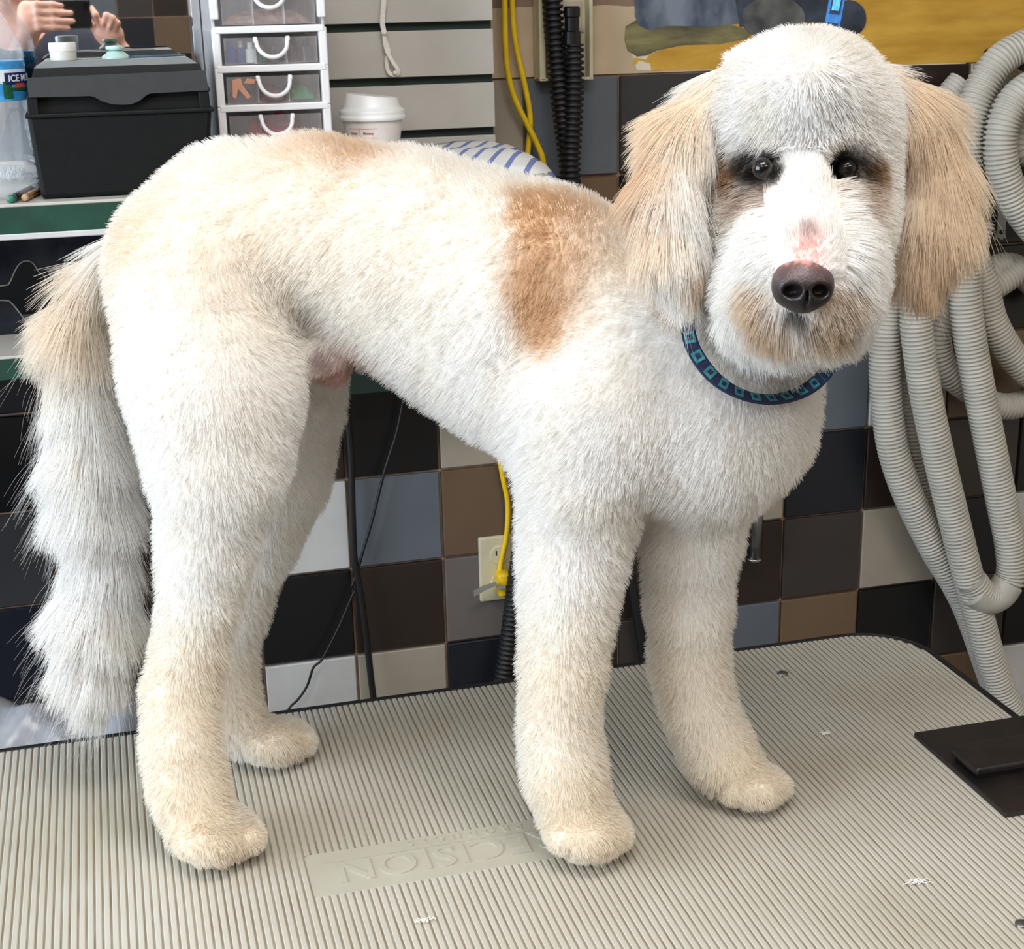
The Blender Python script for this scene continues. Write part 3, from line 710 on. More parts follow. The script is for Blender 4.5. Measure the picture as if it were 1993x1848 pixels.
# loose wispy hairs along the tail and ears
R2, N2 = grow(3600, only=['tail', 'ear']); kp = ((N2@UP) < 0.25) & (rng.random(len(R2)) < np.where(D.group(R2) == 'ear', 0.35, 1.0)); R2, N2 = R2[kp], N2[kp]
P2, Rd2, g2 = strands(R2, N2, 8)
ext = rng.uniform(1.15, 1.7, len(R2))[:, None, None]; uu = np.linspace(0, 1, 8)[None, :, None]
P2 = R2[:, None, :]+(P2-R2[:, None, :])*ext+N2[:, None, :]*uu*0.012*rng.random((len(R2), 1, 1))+np.sin(uu*5)*rng.normal(size=(len(R2), 1, 3))*0.003
fur_object('stray_hair', P2, Rd2*0.5, np.clip(coat(R2), 0, .93), dog, fur_mat)

# eyes, lashes, nose, mouth ---------------------------------------------
EYEM = mat('eye_gloss', (14, 10, 9), 0.14, 0.2, 200)
for ex in (1484, 1647):
    c = at(ex, 328, 0.990)
    e = build('eye', MB().lathe([(0.0076*math.sin(t), -0.0076*math.cos(t)) for t in np.linspace(0.02, math.pi-0.02, 14)], c, 20), EYEM, dog, smooth=True)
    e['label'] = 'dark brown glossy eye'
nf = Field(); nc = at(1562, 553, 0.922); un = mpx(nc)*0.93
I3 = np.stack([RT, UP, FW])
nf.ell('n', nc+UP*16*un, (53*un, 44*un, 0.016), 0.01)
nf.ell('n', nc-UP*14*un-FW*0.002, (50*un, 44*un, 0.016), 0.01)
nf.ell('n', nc-UP*34*un, (26*un, 20*un, 0.013), 0.008)
for s_ in (-1, 1):
    nf.ell('n', nc+RT*s_*40*un-UP*6*un, (20*un, 32*un, 0.014), 0.008)
    nf.ell('n', nc+RT*s_*29*un-UP*20*un-FW*0.0145, (19*un, 13*un, 0.0095), 0.003, sub=True)
nf.ell('n', nc-UP*40*un-FW*0.0145, (2.5*un, 24*un, 0.004), 0.003, sub=True)
nmb, nV, nQ = nf.mesh(0.0011, iters=1)
NM = bpy.data.materials.new('nose_leather'); NM.use_nodes = True; nn = NM.node_tree
ca = nn.nodes.new('ShaderNodeTexCoord'); vo = nn.nodes.new('ShaderNodeTexVoronoi'); vo.inputs['Scale'].default_value = 700
nn.links.new(ca.outputs['Object'], vo.inputs['Vector']); bp = nn.nodes.new('ShaderNodeBump'); bp.inputs['Strength'].default_value = 0.35; bp.inputs['Distance'].default_value = 0.0006
nn.links.new(vo.outputs['Distance'], bp.inputs['Height']); pb_ = nn.nodes['Principled BSDF']; nn.links.new(bp.outputs['Normal'], pb_.inputs['Normal'])
ac = nn.nodes.new('ShaderNodeAttribute'); ac.attribute_name = 'coat'; nn.links.new(ac.outputs['Color'], pb_.inputs['Base Color']); pb_.inputs['Roughness'].default_value = 0.42
nose = build('nose', nmb, NM, dog, smooth=True, fixn=False)
hgt = ((nV-nc)@UP)/un; side = ((nV-nc)@RT)/un
base = np.array(lin((22, 16, 17))[:3]); mid_ = np.array(lin((80, 58, 58))[:3]); pk = np.array(lin((205, 140, 126))[:3])
k1 = 1/(1+np.exp(-(hgt-4+3*wob(nV, .004, 4, 8))/7)); k2 = 1/(1+np.exp(-(hgt-38-0.1*np.abs(side-6)+4*wob(nV, .006, 4, 9))/3.5))
nc_ = base+(mid_-base)*k1[:, None]; nc_ = nc_+(pk-nc_)*k2[:, None]
cn = nose.data.color_attributes.new('coat', 'FLOAT_COLOR', 'POINT'); cn.data.foreach_set('color', np.concatenate([nc_, np.ones((len(nV), 1))], 1).ravel().astype(np.float32))

# collar and leash -------------------------------------------------------
def strap(path, width, th, nrm):
    """flat webbing along a path; nrm = outward normals"""
    P = np.asarray(path); Nn = unit(np.asarray(nrm)); Tn = unit(np.gradient(P, axis=0)); W_ = unit(np.cross(Tn, Nn))
    v = []; n = len(P)
    for i in range(n):
        for a, c in ((-1, -1), (1, -1), (1, 1), (-1, 1)): v.append(P[i]+W_[i]*a*width/2+Nn[i]*c*th/2)
    f = [[i*4+j, i*4+(j+1) % 4, (i+1)*4+(j+1) % 4, (i+1)*4+j] for i in range(n-1) for j in range(4)]+[[0, 1, 2, 3], [(n-1)*4+j for j in (3, 2, 1, 0)]]
    return MB().add(v, f), W_
NAVY = mat('navy_webbing', (28, 40, 74), 0.8, 0.2, 300, 0.3, 900)
TEAL = mat('teal_webbing', (58, 132, 142), 0.8, 0.2, 300, 0.3, 900)
SKY = mat('sky_webbing', (86, 176, 222), 0.8, 0.15, 300, 0.3, 900)
cpx = [(1345, 590, 1.04), (1338, 630, 1.03), (1350, 680, 1.03), (1385, 730, 1.03), (1430, 762, 1.035), (1480, 777, 1.04), (1530, 774, 1.05), (1575, 755, 1.06), (1605, 728, 1.075), (1622, 700, 1.09), (1632, 660, 1.11), (1640, 600, 1.14)]

# collar path hugs the chest just below the beard
cp_, _ = spline([at(*c) for c in cpx], 70)
cnr = unit(cp_-mid(1470, 640)[None, :]+np.array([0, 0, 0.0])); cnr = unit(cnr*0.6-FW[None, :]*0.8)
surf = []
for p, q_ in zip(cp_, cnr):
    d = Vector(p-CAM).normalized(); h = bvh.ray_cast(Vector(CAM), d)
    pp = np.array(h[0]) if h[0] is not None and (np.linalg.norm(np.array(h[0])-CAM) > np.linalg.norm(p-CAM)-0.02) else p
    surf.append(pp)
surf = np.array(surf)
dist = np.linalg.norm(surf-CAM, axis=1)
kk = np.ones(9)/9; dist = np.convolve(np.pad(dist, 4, 'edge'), kk, 'valid')
cp_ = CAM+unit(cp_-CAM)*(dist-0.017)[:, None]
collar = thing('dog_collar', 'teal and navy patterned webbing collar around the dog\'s neck below its beard', 'collar', (cp_[35][0], cp_[35][1], cp_[:, 2].min()))
tw = unit(np.cross(np.gradient(cp_, axis=0), cnr))
tt_ = np.linspace(0, 1, 70); zk = 0.4+1.5*np.exp(-((tt_-0.45)/0.22)**2); cn2 = unit(cnr+zk[:, None]*np.array([0, 0, 1.0]))
smb, W_ = strap(cp_, 0.0112, 0.0022, cn2); band = build('webbing', smb, NAVY, collar)
for i in range(2, 68, 4):
    a, b_ = cp_[i], cp_[min(i+2, 69)]
    nn_ = cn2[i]; w_ = W_[i]; t_ = b_-a
    o_ = a+nn_*0.0012
    big = 0.0041
    build('woven_patch', MB().prism([o_-w_*big, o_+t_*1.1-w_*big, o_+t_*1.1+w_*big, o_+w_*big], nn_*0.0006), TEAL, band)
    o2 = o_+nn_*0.0006+t_*0.3
    build('woven_patch', MB().prism([o2-w_*big*0.45, o2+t_*0.5-w_*big*0.45, o2+t_*0.5+w_*big*0.45, o2+w_*big*0.45], nn_*0.0004), NAVY, band)
# leash running up behind the head to the arm
l0, l1 = at(1612, 90, 1.17), at(1636, -40, 1.17)
lt = l1+(l1-l0)/np.linalg.norm(l1-l0)*0.42
lp_ = np.array([l0+(lt-l0)*t for t in np.linspace(0, 1, 40)])
leash = thing('leash', 'bright blue patterned leash strap rising behind the dog\'s head', 'leash', l0)
lm, LW = strap(lp_, 0.0125, 0.002, np.tile(-FW, (40, 1))); lb = build('webbing', lm, mat('royal_webbing', (46, 110, 176), 0.8, 0.15, 300, 0.3, 900), leash)
for i in range(0, 38, 2):
    a = lp_[i]-FW*0.0011; t_ = lp_[i+1]-lp_[i]; w_ = LW[i]; col = SKY if (i//2) % 2 else TEAL
    build('woven_patch', MB().prism([a-w_*0.0042+t_*.1, a+t_*1.5-w_*0.0042, a+t_*1.5+w_*0.0042, a+w_*0.0042+t_*.1], -FW*0.0005), NAVY, lb)
    build('woven_patch', MB().prism([a-w_*0.003+t_*.3, a+t_*1.3-w_*0.003, a+t_*1.3+w_*0.003, a+w_*0.003+t_*.3], -FW*0.0008), col, lb)
top_ = lp_[-1]; pz = (PY0+PY1)/2
build('arm', MB().tube(spline([(PX+0.15, pz, TT+0.9), (PX+0.15, pz, top_[2]-0.02), (PX+0.10, pz*.6+top_[1]*.4, top_[2]+0.03), (top_[0]+0.02, top_[1], top_[2]+0.03), (top_[0]-0.03, top_[1], top_[2]+0.02)], 40)[0], 0.0125, 14), MATS['chrome'], clamp, smooth=True)

# ================================================================== GROOMING STATION AT THE WALL
SLY = 2.10
xL, xR = at(470, 50, SLY)[0]+0.001, at(962, 150, SLY)[0]
GREEN = mat('dark_green', (18, 62, 48), 0.5, 0.15, 30)
GREY_LAM = mat('grey_laminate', (182, 178, 171), 0.55, 0.07, 7, 0.05, 90)
slat = thing('slatwall_panel', 'grey laminate slatwall panel with dark green grooves behind the coffee cup', 'slatwall', ((xL+xR)/2, SLY+0.02, 1.0))
build('backing', MB().box((xL, SLY+0.012, 1.0), (xR, SLY+0.02, 2.3)), mat('groove_green', (10, 38, 32), 0.6, 0.1), slat)
build('carcass', MB().box((xL, SLY+0.02, 1.0), (xR-0.02, WALL_Y-0.006, 2.3)), GREEN, slat)
zg = np.mean([at(800, y, SLY)[2]+k*0.0725 for k, y in enumerate((53, 158, 262))]); SP = 0.0722
k = -6
while zg+k*SP < 2.25:
    z0 = zg+k*SP+0.0055; z1 = zg+(k+1)*SP-0.0055
    if z0 > 1.0: build('slat', MB().box((xL, SLY, z0), (xR, SLY+0.012, z1), 0.0008, 1), GREY_LAM, slat)
    k += 1
# mirror
MX1 = at(470, 50, SLY)[0]
mm_ = bpy.data.materials.new('mirror_silver'); mm_.use_nodes = True; pbm = mm_.node_tree.nodes['Principled BSDF']
pbm.inputs['Metallic'].default_value = 1; pbm.inputs['Roughness'].default_value = 0.015
nzm = mm_.node_tree.nodes.new('ShaderNodeTexNoise'); nzm.inputs['Scale'].default_value = 6
rpm = mm_.node_tree.nodes.new('ShaderNodeValToRGB'); rpm.color_ramp.elements[0].color = (.84, .86, .86, 1); rpm.color_ramp.elements[1].color = (.90, .91, .91, 1)
mm_.node_tree.links.new(nzm.outputs['Fac'], rpm.inputs['Fac']); mm_.node_tree.links.new(rpm.outputs['Color'], pbm.inputs['Base Color'])
mirror = thing('wall_mirror', 'frameless mirror behind the black cooler box reflecting the photographer', 'mirror', (0, SLY, 1.335))
build('glass', MB().box((-1.0, SLY-0.006, 1.336), (MX1, SLY-0.0005, 2.25)), mm_, mirror)
build('backing_board', MB().box((-1.0, SLY, 1.336), (MX1, WALL_Y-0.006, 2.25)), GREEN, mirror)
# shelves
SZ = 1.334
def shelf(name, label, z, y0, y1, x0, x1, th, strip):
    t = thing(name, label, 'shelf', ((x0+x1)/2, (y0+y1)/2, z-th))
    build('top', MB().box((x0, y0, z-0.004), (x1, y1, z), 0.001, 1), GREY_LAM, t)
    build('edge_band', MB().box((x0, y0-0.001, z-th), (x1, y1, z-0.004)), GREEN, t)
    if strip: build('metal_strip', MB().box((x0, y0-0.003, z-th-0.007), (x1, y0+0.02, z-th), 0.001, 1), mat('bright_aluminium', (240, 240, 240), 0.35, 0.03, metal=0.5), t)
    return t
shelf('station_shelf', 'grey laminate counter shelf with dark green edge holding the black cooler box', SZ, 1.828, SLY-0.007, -1.0, 0.545, 0.034, True)
shelf('station_shelf', 'lower grey laminate shelf with dark green edge beside the tail', 1.156, 1.83, 2.09, -1.0, 0.10, 0.028, False)
tag(build('station_back_board', MB().box((-1.0, 2.092, 1.10), (0.10, WALL_Y-0.006, 1.295), .002), mat('black_laminate', (22, 22, 25), 0.4, 0.1)), 'black laminate back board between the two station shelves', 'back board')  # the station's own back board, between its two shelves
# scalloped tool holder plate under the counter shelf
HY = 1.96
hp = [(-60, 460), (190, 458), (205, 700), (120, 640), (90, 545), (76, 530), (64, 512), (50, 508), (38, 514), (28, 530), (20, 548), (8, 556), (-60, 560)]
hol = thing('tool_holder', 'scratched dark metal tool holder plate with wavy cutouts under the counter shelf', 'tool holder', at(20, 660, HY))
SCR = mat('scratched_metal', (70, 74, 82), 0.3, 0.5, 14, 0.15, 50, metal=0.85, second=(38, 42, 54))
build('upper_plate', MB().prism([at(x_, y_, HY) for x_, y_ in hp], (0, 0.004, 0)), SCR, hol)
hp2 = [(-60, 586), (8, 585), (22, 590), (36, 606), (48, 622), (62, 634), (100, 650), (130, 690), (-60, 690)]
build('lower_plate', MB().prism([at(x_, y_, HY) for x_, y_ in hp2], (0, 0.004, 0)), SCR, hol)
edge = MATS['bright_aluminium']
build('edge_bead', MB().tube(spline([at(x_, y_, HY-0.001) for x_, y_ in hp[3:13]], 60)[0], 0.0009, 6), mat('highlight_grey', (150, 148, 140), 0.4, .1, metal=.5), hol)  # pale bead laid in for the highlight along the cut edges
build('edge_bead', MB().tube(spline([at(x_, y_, HY-0.001) for x_, y_ in hp2[:8]], 50)[0], 0.0009, 6), MATS['highlight_grey'], hol)

# black cooler box -------------------------------------------------------
BLK = mat('black_plastic', (14, 15, 16), 0.6, 0.1, 60, 0.12, 500, spec=0.25)
BLK2 = mat('charcoal_plastic', (48, 50, 52), 0.6, 0.06, 60, 0.08, 500)
GLID = mat('grey_plastic', (128, 132, 132), 0.45, 0.05, 40)
CY = 1.85
A0, A1 = at(88, 392, CY), at(408, 378, CY); B0, B1 = at(52, 225, CY), at(412, 212, CY)
zb = SZ; zt = B0[2]*0.5+B1[2]*0.5
cool = thing('cooler_box', 'black plastic cooler box with arched lid flap on the counter shelf', 'cooler box', ((B0[0]+B1[0])/2, CY+0.08, SZ))
def frustum(x0, x1, y0, y1, z0, X0, X1, Y0, Y1, z1):
    return MB().add([(x0, y0, z0), (x1, y0, z0), (x1, y1, z0), (x0, y1, z0), (X0, Y0, z1), (X1, Y0, z1), (X1, Y1, z1), (X0, Y1, z1)],
                    [[0, 3, 2, 1], [4, 5, 6, 7], [0, 1, 5, 4], [1, 2, 6, 5], [2, 3, 7, 6], [3, 0, 4, 7]])
def bev(o, w, seg=2):
    md = o.modifiers.new('bevel', 'BEVEL'); md.width = w; md.segments = seg; md.limit_method = 'ANGLE'; return o
bx0, bx1 = at(80, 380, CY)[0], at(405, 380, CY)[0]
tx0, tx1 = B0[0], B1[0]
bev(build('body', frustum(bx0, bx1, CY+0.004, CY+0.13, zb+0.001, tx0, tx1, CY-0.006, CY+0.145, zt), BLK, cool), 0.005)
build('rim', MB().box((tx0-0.002, CY-0.009, zt-0.003), (tx1+0.002, CY+0.148, zt+0.002), 0.0015), BLK, cool)
z2 = at(60, 190, CY)[2]; z3 = at(60, 152, CY)[2]
build('inner_wall', MB().box((tx0+0.006, CY+0.004, zt), (tx1-0.006, CY+0.140, z2+0.004)), BLK, cool)
lx0, lx1 = at(50, 160, CY)[0], at(408, 160, CY)[0]
z4 = at(70, 140, CY+0.01)[2]
build('lid', frustum(lx0, lx1, CY-0.007, CY+0.146, z2, lx0+0.010, lx1-0.010, CY+0.006, CY+0.135, z4+0.004), BLK, cool)
# lid face with the half-round thumb flap
fl = [(52, 152), (400, 137), (406, 176), (292, 182), (284, 186), (272, 196), (256, 203), (238, 204), (218, 203), (198, 197), (184, 189), (176, 187), (56, 190)]
build('lid_flap', MB().prism([at(x_, y_, CY-0.009) for x_, y_ in fl], (0, 0.006, 0)), BLK2, cool)
for sx in (tx0+0.002, tx1-0.014): build('hinge_post', MB().box((sx, CY-0.006, zt), (sx+0.012, CY+0.02, z2+0.002), 0.001), BLK, cool)
z5 = z4+0.004
build('lid_panel', frustum(lx0+0.012, lx1-0.012, CY+0.008, CY+0.133, z5, lx0+0.022, lx1-0.022, CY+0.016, CY+0.128, z5+0.007), GLID, cool)
for yy in (0.045, 0.10): build('lid_groove', MB().box((lx0+0.04, CY+yy, z5+0.0069), (lx1-0.045, CY+yy+0.003, z5+0.0076)), BLK2, cool)
LIDZ = z5+0.0072
# jar and dish on the lid
jp = at(126, 134, CY+0.035); 
jar = thing('jar', 'small white screw-top jar on the cooler lid', 'jar', (jp[0], CY+0.035, LIDZ))
WHT = mat('white_plastic', (226, 226, 222), 0.4, 0.03, 30)
jc = (jp[0], CY+0.035, LIDZ)
smooth_by_angle(build('body', MB().lathe([(0.0148, 0), (0.0152, 0.002), (0.0152, 0.010)], jc, 24), mat('milky_plastic', (205, 205, 200), 0.4, 0.03), jar))
jl = MB().lathe([(0.0156, 0.0102), (0.0158, 0.012), (0.0158, 0.0185), (0.0148, 0.020), (0, 0.0202)], jc, 24); smooth_by_angle(build('lid', jl, WHT, jar))
dp = at(228, 134, CY+0.035); dc = (dp[0], CY+0.04, LIDZ)
dish = thing('bulb_dispenser', 'pale mint plastic suction dispenser with blue lace on the cooler lid', 'dispenser', dc)
smooth_by_angle(build('base', MB().lathe([(0.0165, 0), (0.0165, 0.002), (0.013, 0.005), (0.008, 0.0085), (0.007, 0.010)], dc, 24), mat('mint_plastic', (176, 206, 200), 0.35, 0.05), dish))
smooth_by_angle(build('knob', MB().lathe([(0.0105, 0.010), (0.0112, 0.0115), (0.0105, 0.0145), (0, 0.0150)], dc, 24), MATS['mint_plastic'], dish))
build('lace', MB().tube(spline([(dc[0]+0.014, dc[1]-0.006, LIDZ+0.002), (dc[0]+0.03, dc[1]-0.012, LIDZ+0.0015), (dc[0]+0.055, dc[1]-0.014, LIDZ+0.0015), (dc[0]+0.08, dc[1]-0.012, LIDZ+0.002)], 30)[0], 0.0010, 6), mat('blue_cord', (44, 74, 104), 0.6, 0.1), dish)

# water bottle ------------------------------------------------------------
wc = at(8, 330, 1.90); wc = np.array([wc[0], 1.90, SZ]); BR = 63*mpx(wc)
bottle = thing('water_bottle', 'clear plastic water bottle with blue label left of the cooler box', 'bottle', wc)
PET = clear_mat('clear_pet', (225, 232, 238), 0.22, 0.06)
def zpx(py, Y=1.90): return at(5, py, Y)[2]-SZ
zl0, zl1 = zpx(196), zpx(116)
prof = [(BR*.55, 0.0), (BR*.92, 0.004)]
for i in range(9):
    z_ = 0.012+i*(zl0-0.02)/9; prof += [(BR*.97, z_), (BR*.90, z_+(zl0-0.02)/18)]
prof += [(BR*.97, zl0-0.004), (BR*.95, zl0), (BR*.95, zl1), (BR*.99, zl1+0.003), (BR*.93, zl1+0.016), (BR*.62, zl1+0.042), (BR*.36, zl1+0.058), (BR*.30, zl1+0.064), (BR*.30, zl1+0.072)]
build('body', MB().lathe(prof, wc, 32, cap=False), PET, bottle, smooth=True)
build('cap', MB().lathe([(BR*.33, zl1+0.070), (BR*.35, zl1+0.071), (BR*.35, zl1+0.083), (BR*.32, zl1+0.085), (0, zl1+0.0852)], wc, 24), mat('pale_blue_cap', (150, 190, 220), 0.35, 0.05), bottle)
LBL = mat('blue_label', (86, 168, 222), 0.35, 0.1, 40, stretch=(1, 1, 2.2), second=(30, 130, 200))
lbl = build('label', MB().lathe([(BR*.965, zl0+0.001), (BR*.965, zl1-0.001)], wc, 40, cap=False), LBL, bottle, smooth=True)
def on_label(ang0, ang1, z0, z1, m, name='label_print', lift=0.0008):
    a = np.linspace(ang0, ang1, 10); R0 = BR*.965+lift; v = []
    for t in a:
        for z_ in (z0, z1): v.append(wc+np.array([R0*math.sin(t), -R0*math.cos(t), z_]))
    return build(name, MB().add(v, [[2*i, 2*i+2, 2*i+3, 2*i+1] for i in range(9)]), m, lbl, fixn=False)
camang = math.atan2(-wc[0], wc[1])   # angle that faces the camera
hL = zl1-zl0
LGREEN = mat('label_green', (26, 92, 60), 0.4, 0.2, 60); LWHITE = mat('label_white', (224, 232, 238), 0.4, 0.1, 60); LNAVY = mat('label_navy', (24, 36, 96), 0.4, 0.1, 60); LRED = mat('label_red', (206, 74, 74), 0.4, 0.1, 60)
on_label(0.25, 1.35, zl0+hL*.45, zl0+hL*.78, LWHITE, lift=0.0004)
on_label(0.32, 0.62, zl0+hL*.08, zl0+hL*.50, LGREEN, lift=0.0006)
on_label(0.55, 1.35, zl0+hL*.26, zl0+hL*.34, LGREEN, lift=0.0006)
on_label(0.40, 1.40, zl0+hL*.42, zl0+hL*.70, LNAVY, lift=0.0009)
on_label(0.72, 1.15, zl0+hL*.33, zl0+hL*.44, LRED, lift=0.0009)
def wrap_text(txt, size, a0, z, m):
    b_ = text_mb(txt, size, (0, 0, 0), (1, 0, 0), (0, 0, 1), 0.0002, 0.0002)
    V = np.concatenate(b_.v); R0 = BR*.965+0.0011; th = a0+V[:, 0]/R0
    Rr = R0-V[:, 1]*1.0
    b_.v = [np.stack([wc[0]+Rr*np.sin(th), wc[1]-Rr*np.cos(th), wc[2]+z+V[:, 2]], 1)]
    build('lettering', b_, m, lbl)
wrap_text('ICE MOUNTAIN', 0.0105, 0.50, zl0+hL*.49, LWHITE)
# pens and wrap
def pen(p0, p1, r, m1, m2, label, name='pen'):
    p0 = np.array(p0); p1 = np.array(p1); d = unit((p1-p0)[None])[0]
    t = thing(name, label, 'pen', (p0[0], p0[1], SZ), 'pens by the cooler box')
    build('barrel', MB().tube([p0+d*0.012, p0+d*0.02, p1], [r, r, r*.9], 12), m1, t, smooth=True)
    build('cap', MB().tube([p0, p0+d*0.001, p0+d*0.013], [r*.6, r*.95, r*1.05], 12), m2, t, smooth=True)
def shp(px, py, r=0.005): return atz(px, py, SZ+r)
pen(shp(20, 388), shp(95, 352), 0.0048, mat('pen_black', (24, 26, 28), 0.35, .1), mat('pen_teal', (40, 110, 96), 0.4, .1), 'black pen with a teal end lying beside the cooler box')
pen(shp(47, 386, 0.0045), shp(100, 358, 0.0045), 0.0042, mat('pen_gold', (196, 146, 84), 0.35, .1, metal=.4), mat('pen_beige', (196, 160, 126), 0.5, .1), 'gold-brown pen lying against the cooler box')
wr = Field()
wv = MB(); cxw = shp(24, 352, 0.0)
g_ = np.random.default_rng(5)
nu = 16; wpts = []
for i in range(nu):
    for j in range(nu):
        u_, v_ = i/(nu-1)-.5, j/(nu-1)-.5
        wpts.append(cxw+np.array([u_*0.052, v_*0.085+0.01, 0.002+0.013*abs(math.sin(i*1.7+j*0.9)+0.6*math.sin(i*0.8-j*2.1))*math.exp(-(u_*u_+v_*v_)*5)]))
wv.add(wpts, [[i*nu+j, (i+1)*nu+j, (i+1)*nu+j+1, i*nu+j+1] for i in range(nu-1) for j in range(nu-1)])
tag(build('plastic_wrap', wv, clear_mat('crinkled_film', (225, 228, 230), 0.35, 0.05), smooth=False), 'crumpled clear plastic wrap on the shelf in front of the bottle', 'plastic wrap')

# drawer tower ---------------------------------------------------------------
DY = 1.915
du0, du1 = at(424, 200, DY)[0], at(642, 200, DY)[0]
tower = thing('drawer_tower', 'white plastic drawer tower with clear drawers beside the coffee cup', 'drawers', ((du0+du1)/2, DY+0.085, SZ))
FW_ = mat('white_frame', (232, 232, 234), 0.35, 0.02, 40)
CLR = clear_mat('clear_drawer', (205, 198, 198), 0.15, 0.12)
FRO = clear_mat('frosted_side', (226, 226, 228), 0.62, 0.3)
zsh = [at(530, y, DY)[2] for y in (-40, 57, 133, 209, 283)]     # shelf lines of the tower
dd = 0.165
for sx in (du0, du1-0.004):
    build('side_panel', MB().box((sx, DY+0.006, SZ), (sx+0.004, DY+dd, zsh[0]+0.02), 0.001, 1), FRO, tower)
build('back_panel', MB().box((du0, DY+dd-0.003, SZ), (du1, DY+dd, zsh[0]+0.02)), FRO, tower)
for z_ in zsh[:4]+[SZ+0.006]:
    build('tier_shelf', MB().box((du0+0.002, DY-0.002, z_-0.004), (du1-0.002, DY+dd, z_+0.0045), 0.0015), FW_, tower)
    for sx in (du0-0.001, du1-0.009): build('corner_post', MB().box((sx, DY-0.001, z_-0.045 if z_ > SZ+0.02 else SZ), (sx+0.010, DY+0.012, z_+0.002), 0.002), FW_, tower)
zz = zsh[:4]+[SZ+0.006]
CONT = []
for i in range(4):
    z1, z0 = zz[i]-0.005, zz[i+1]+0.0055
    if z1-z0 < 0.02: continue
    z1 -= 0.004
    fx0, fx1 = du0+0.0125, du1-0.0115
    dr = build('drawer', MB().box((fx0, DY+0.001, z0), (fx1, DY+0.0028, z1), 0.0006, 1).box((fx0, DY+0.003, z0), (fx1, DY+dd-0.012, z0+0.0015)).box((fx0, DY+0.003, z0), (fx0+0.0015, DY+dd-0.012, z1)).box((fx1-0.0015, DY+0.003, z0), (fx1, DY+dd-0.012, z1)), CLR, tower)
    for k_ in (1, 2):
        xx = fx0+(fx1-fx0)*k_/3; build('divider', MB().box((xx-0.0005, DY+0.003, z0), (xx+0.0005, DY+dd-0.02, z1-0.002)), clear_mat('divider_clear', (240, 240, 240), .5, .1), dr)
    xc = (fx0+fx1)/2+0.001; hw = (fx1-fx0)*.165; zt_ = z1-0.0015
    hpts = [(xc+hw*math.cos(t), DY-0.004-0.006*math.sin(-t), zt_-0.004+hw*0.95*math.sin(t)) for t in np.linspace(math.pi, 2*math.pi, 24)]
    hpts = [(xc-hw-0.001, DY+0.001, zt_)]+hpts+[(xc+hw+0.001, DY+0.001, zt_)]
    hd = build('handle', MB().tube(hpts, [0.0026]+[0.0026]*24+[0.0026], 10), FW_, dr, smooth=True)
    for s_ in (-1, 1): build('handle_peg', MB().lathe([(0.0030, 0), (0.0036, 0.001), (0.0036, 0.004), (0.0028, 0.005)], (xc+s_*(hw+0.001)-0.0025, DY-0.001, zt_-0.001), 12, axis=0), FW_, hd)
    CONT.append((fx0, fx1, z0, z1))
# things kept in the drawers
def vial(fx, i, dx, r, h, col, label, ccol=(40, 40, 44)):
    f0, f1, z0, z1 = CONT[i]; x_ = f0+(f1-f0)*dx; c = (x_, DY+0.02, z0+0.0016)
    t = thing('polish_bottle', label, 'bottle', c, 'small bottles in the second drawer')
    smooth_by_angle(build('body', MB().lathe([(r, 0), (r, h*.6), (r*.5, h*.7)], c, 16), mat('vial_'+label[:12], col, 0.25, .1), t))
    smooth_by_angle(build('cap', MB().lathe([(r*.55, h*.7), (r*.5, h), (0, h+.0002)], c, 16), mat('vialcap_%d_%d_%d' % ccol, ccol, 0.35, .1), t))
if len(CONT) > 1:
    vial(0, 1, .08, .0066, .026, (36, 66, 140), 'blue polish bottle at the left of the second drawer', (30, 56, 130))
    vial(0, 1, .19, .0050, .026, (50, 70, 130), 'slim blue-grey polish bottle next to the blue one', (170, 170, 180))
    vial(0, 1, .29, .0062, .024, (214, 222, 220), 'white polish bottle at the divider of the second drawer', (200, 205, 206))
    vial(0, 1, .42, .0058, .020, (52, 96, 66), 'green polish bottle in the middle of the second drawer', (60, 60, 60))
    vial(0, 1, .55, .0058, .018, (66, 70, 66), 'dark grey polish bottle behind the second drawer handle', (60, 60, 60))
    vial(0, 1, .76, .0054, .026, (70, 66, 64), 'brown-black polish bottle right of the second divider', (36, 36, 38))
    vial(0, 1, .90, .0080, .027, (62, 64, 74), 'wide black polish bottle with pale label at the drawer\'s right', (30, 30, 34))
def lump(name, i, dx0, dx1, h, col, label, cat, seed, dy=0.015, zoff=0.0018):
    f0, f1, z0, z1 = CONT[i]; gg = np.random.default_rng(seed); nu = 12; V = []
    for a in range(nu):
        for b_ in range(nu):
            u_, v_ = a/(nu-1), b_/(nu-1); e = (math.sin(math.pi*u_)*math.sin(math.pi*v_))**.5
            V.append((f0+(f1-f0)*(dx0+(dx1-dx0)*u_), DY+dy+0.05*v_, z0+zoff+h*e*(0.55+0.45*gg.random())))
    b_ = MB().add(V, [[a*nu+c_, (a+1)*nu+c_, (a+1)*nu+c_+1, a*nu+c_+1] for a in range(nu-1) for c_ in range(nu-1)])
    tag(build(name, b_, mat(name+'_%d' % seed, col, 0.7, .25, 120), smooth=False), label, cat)
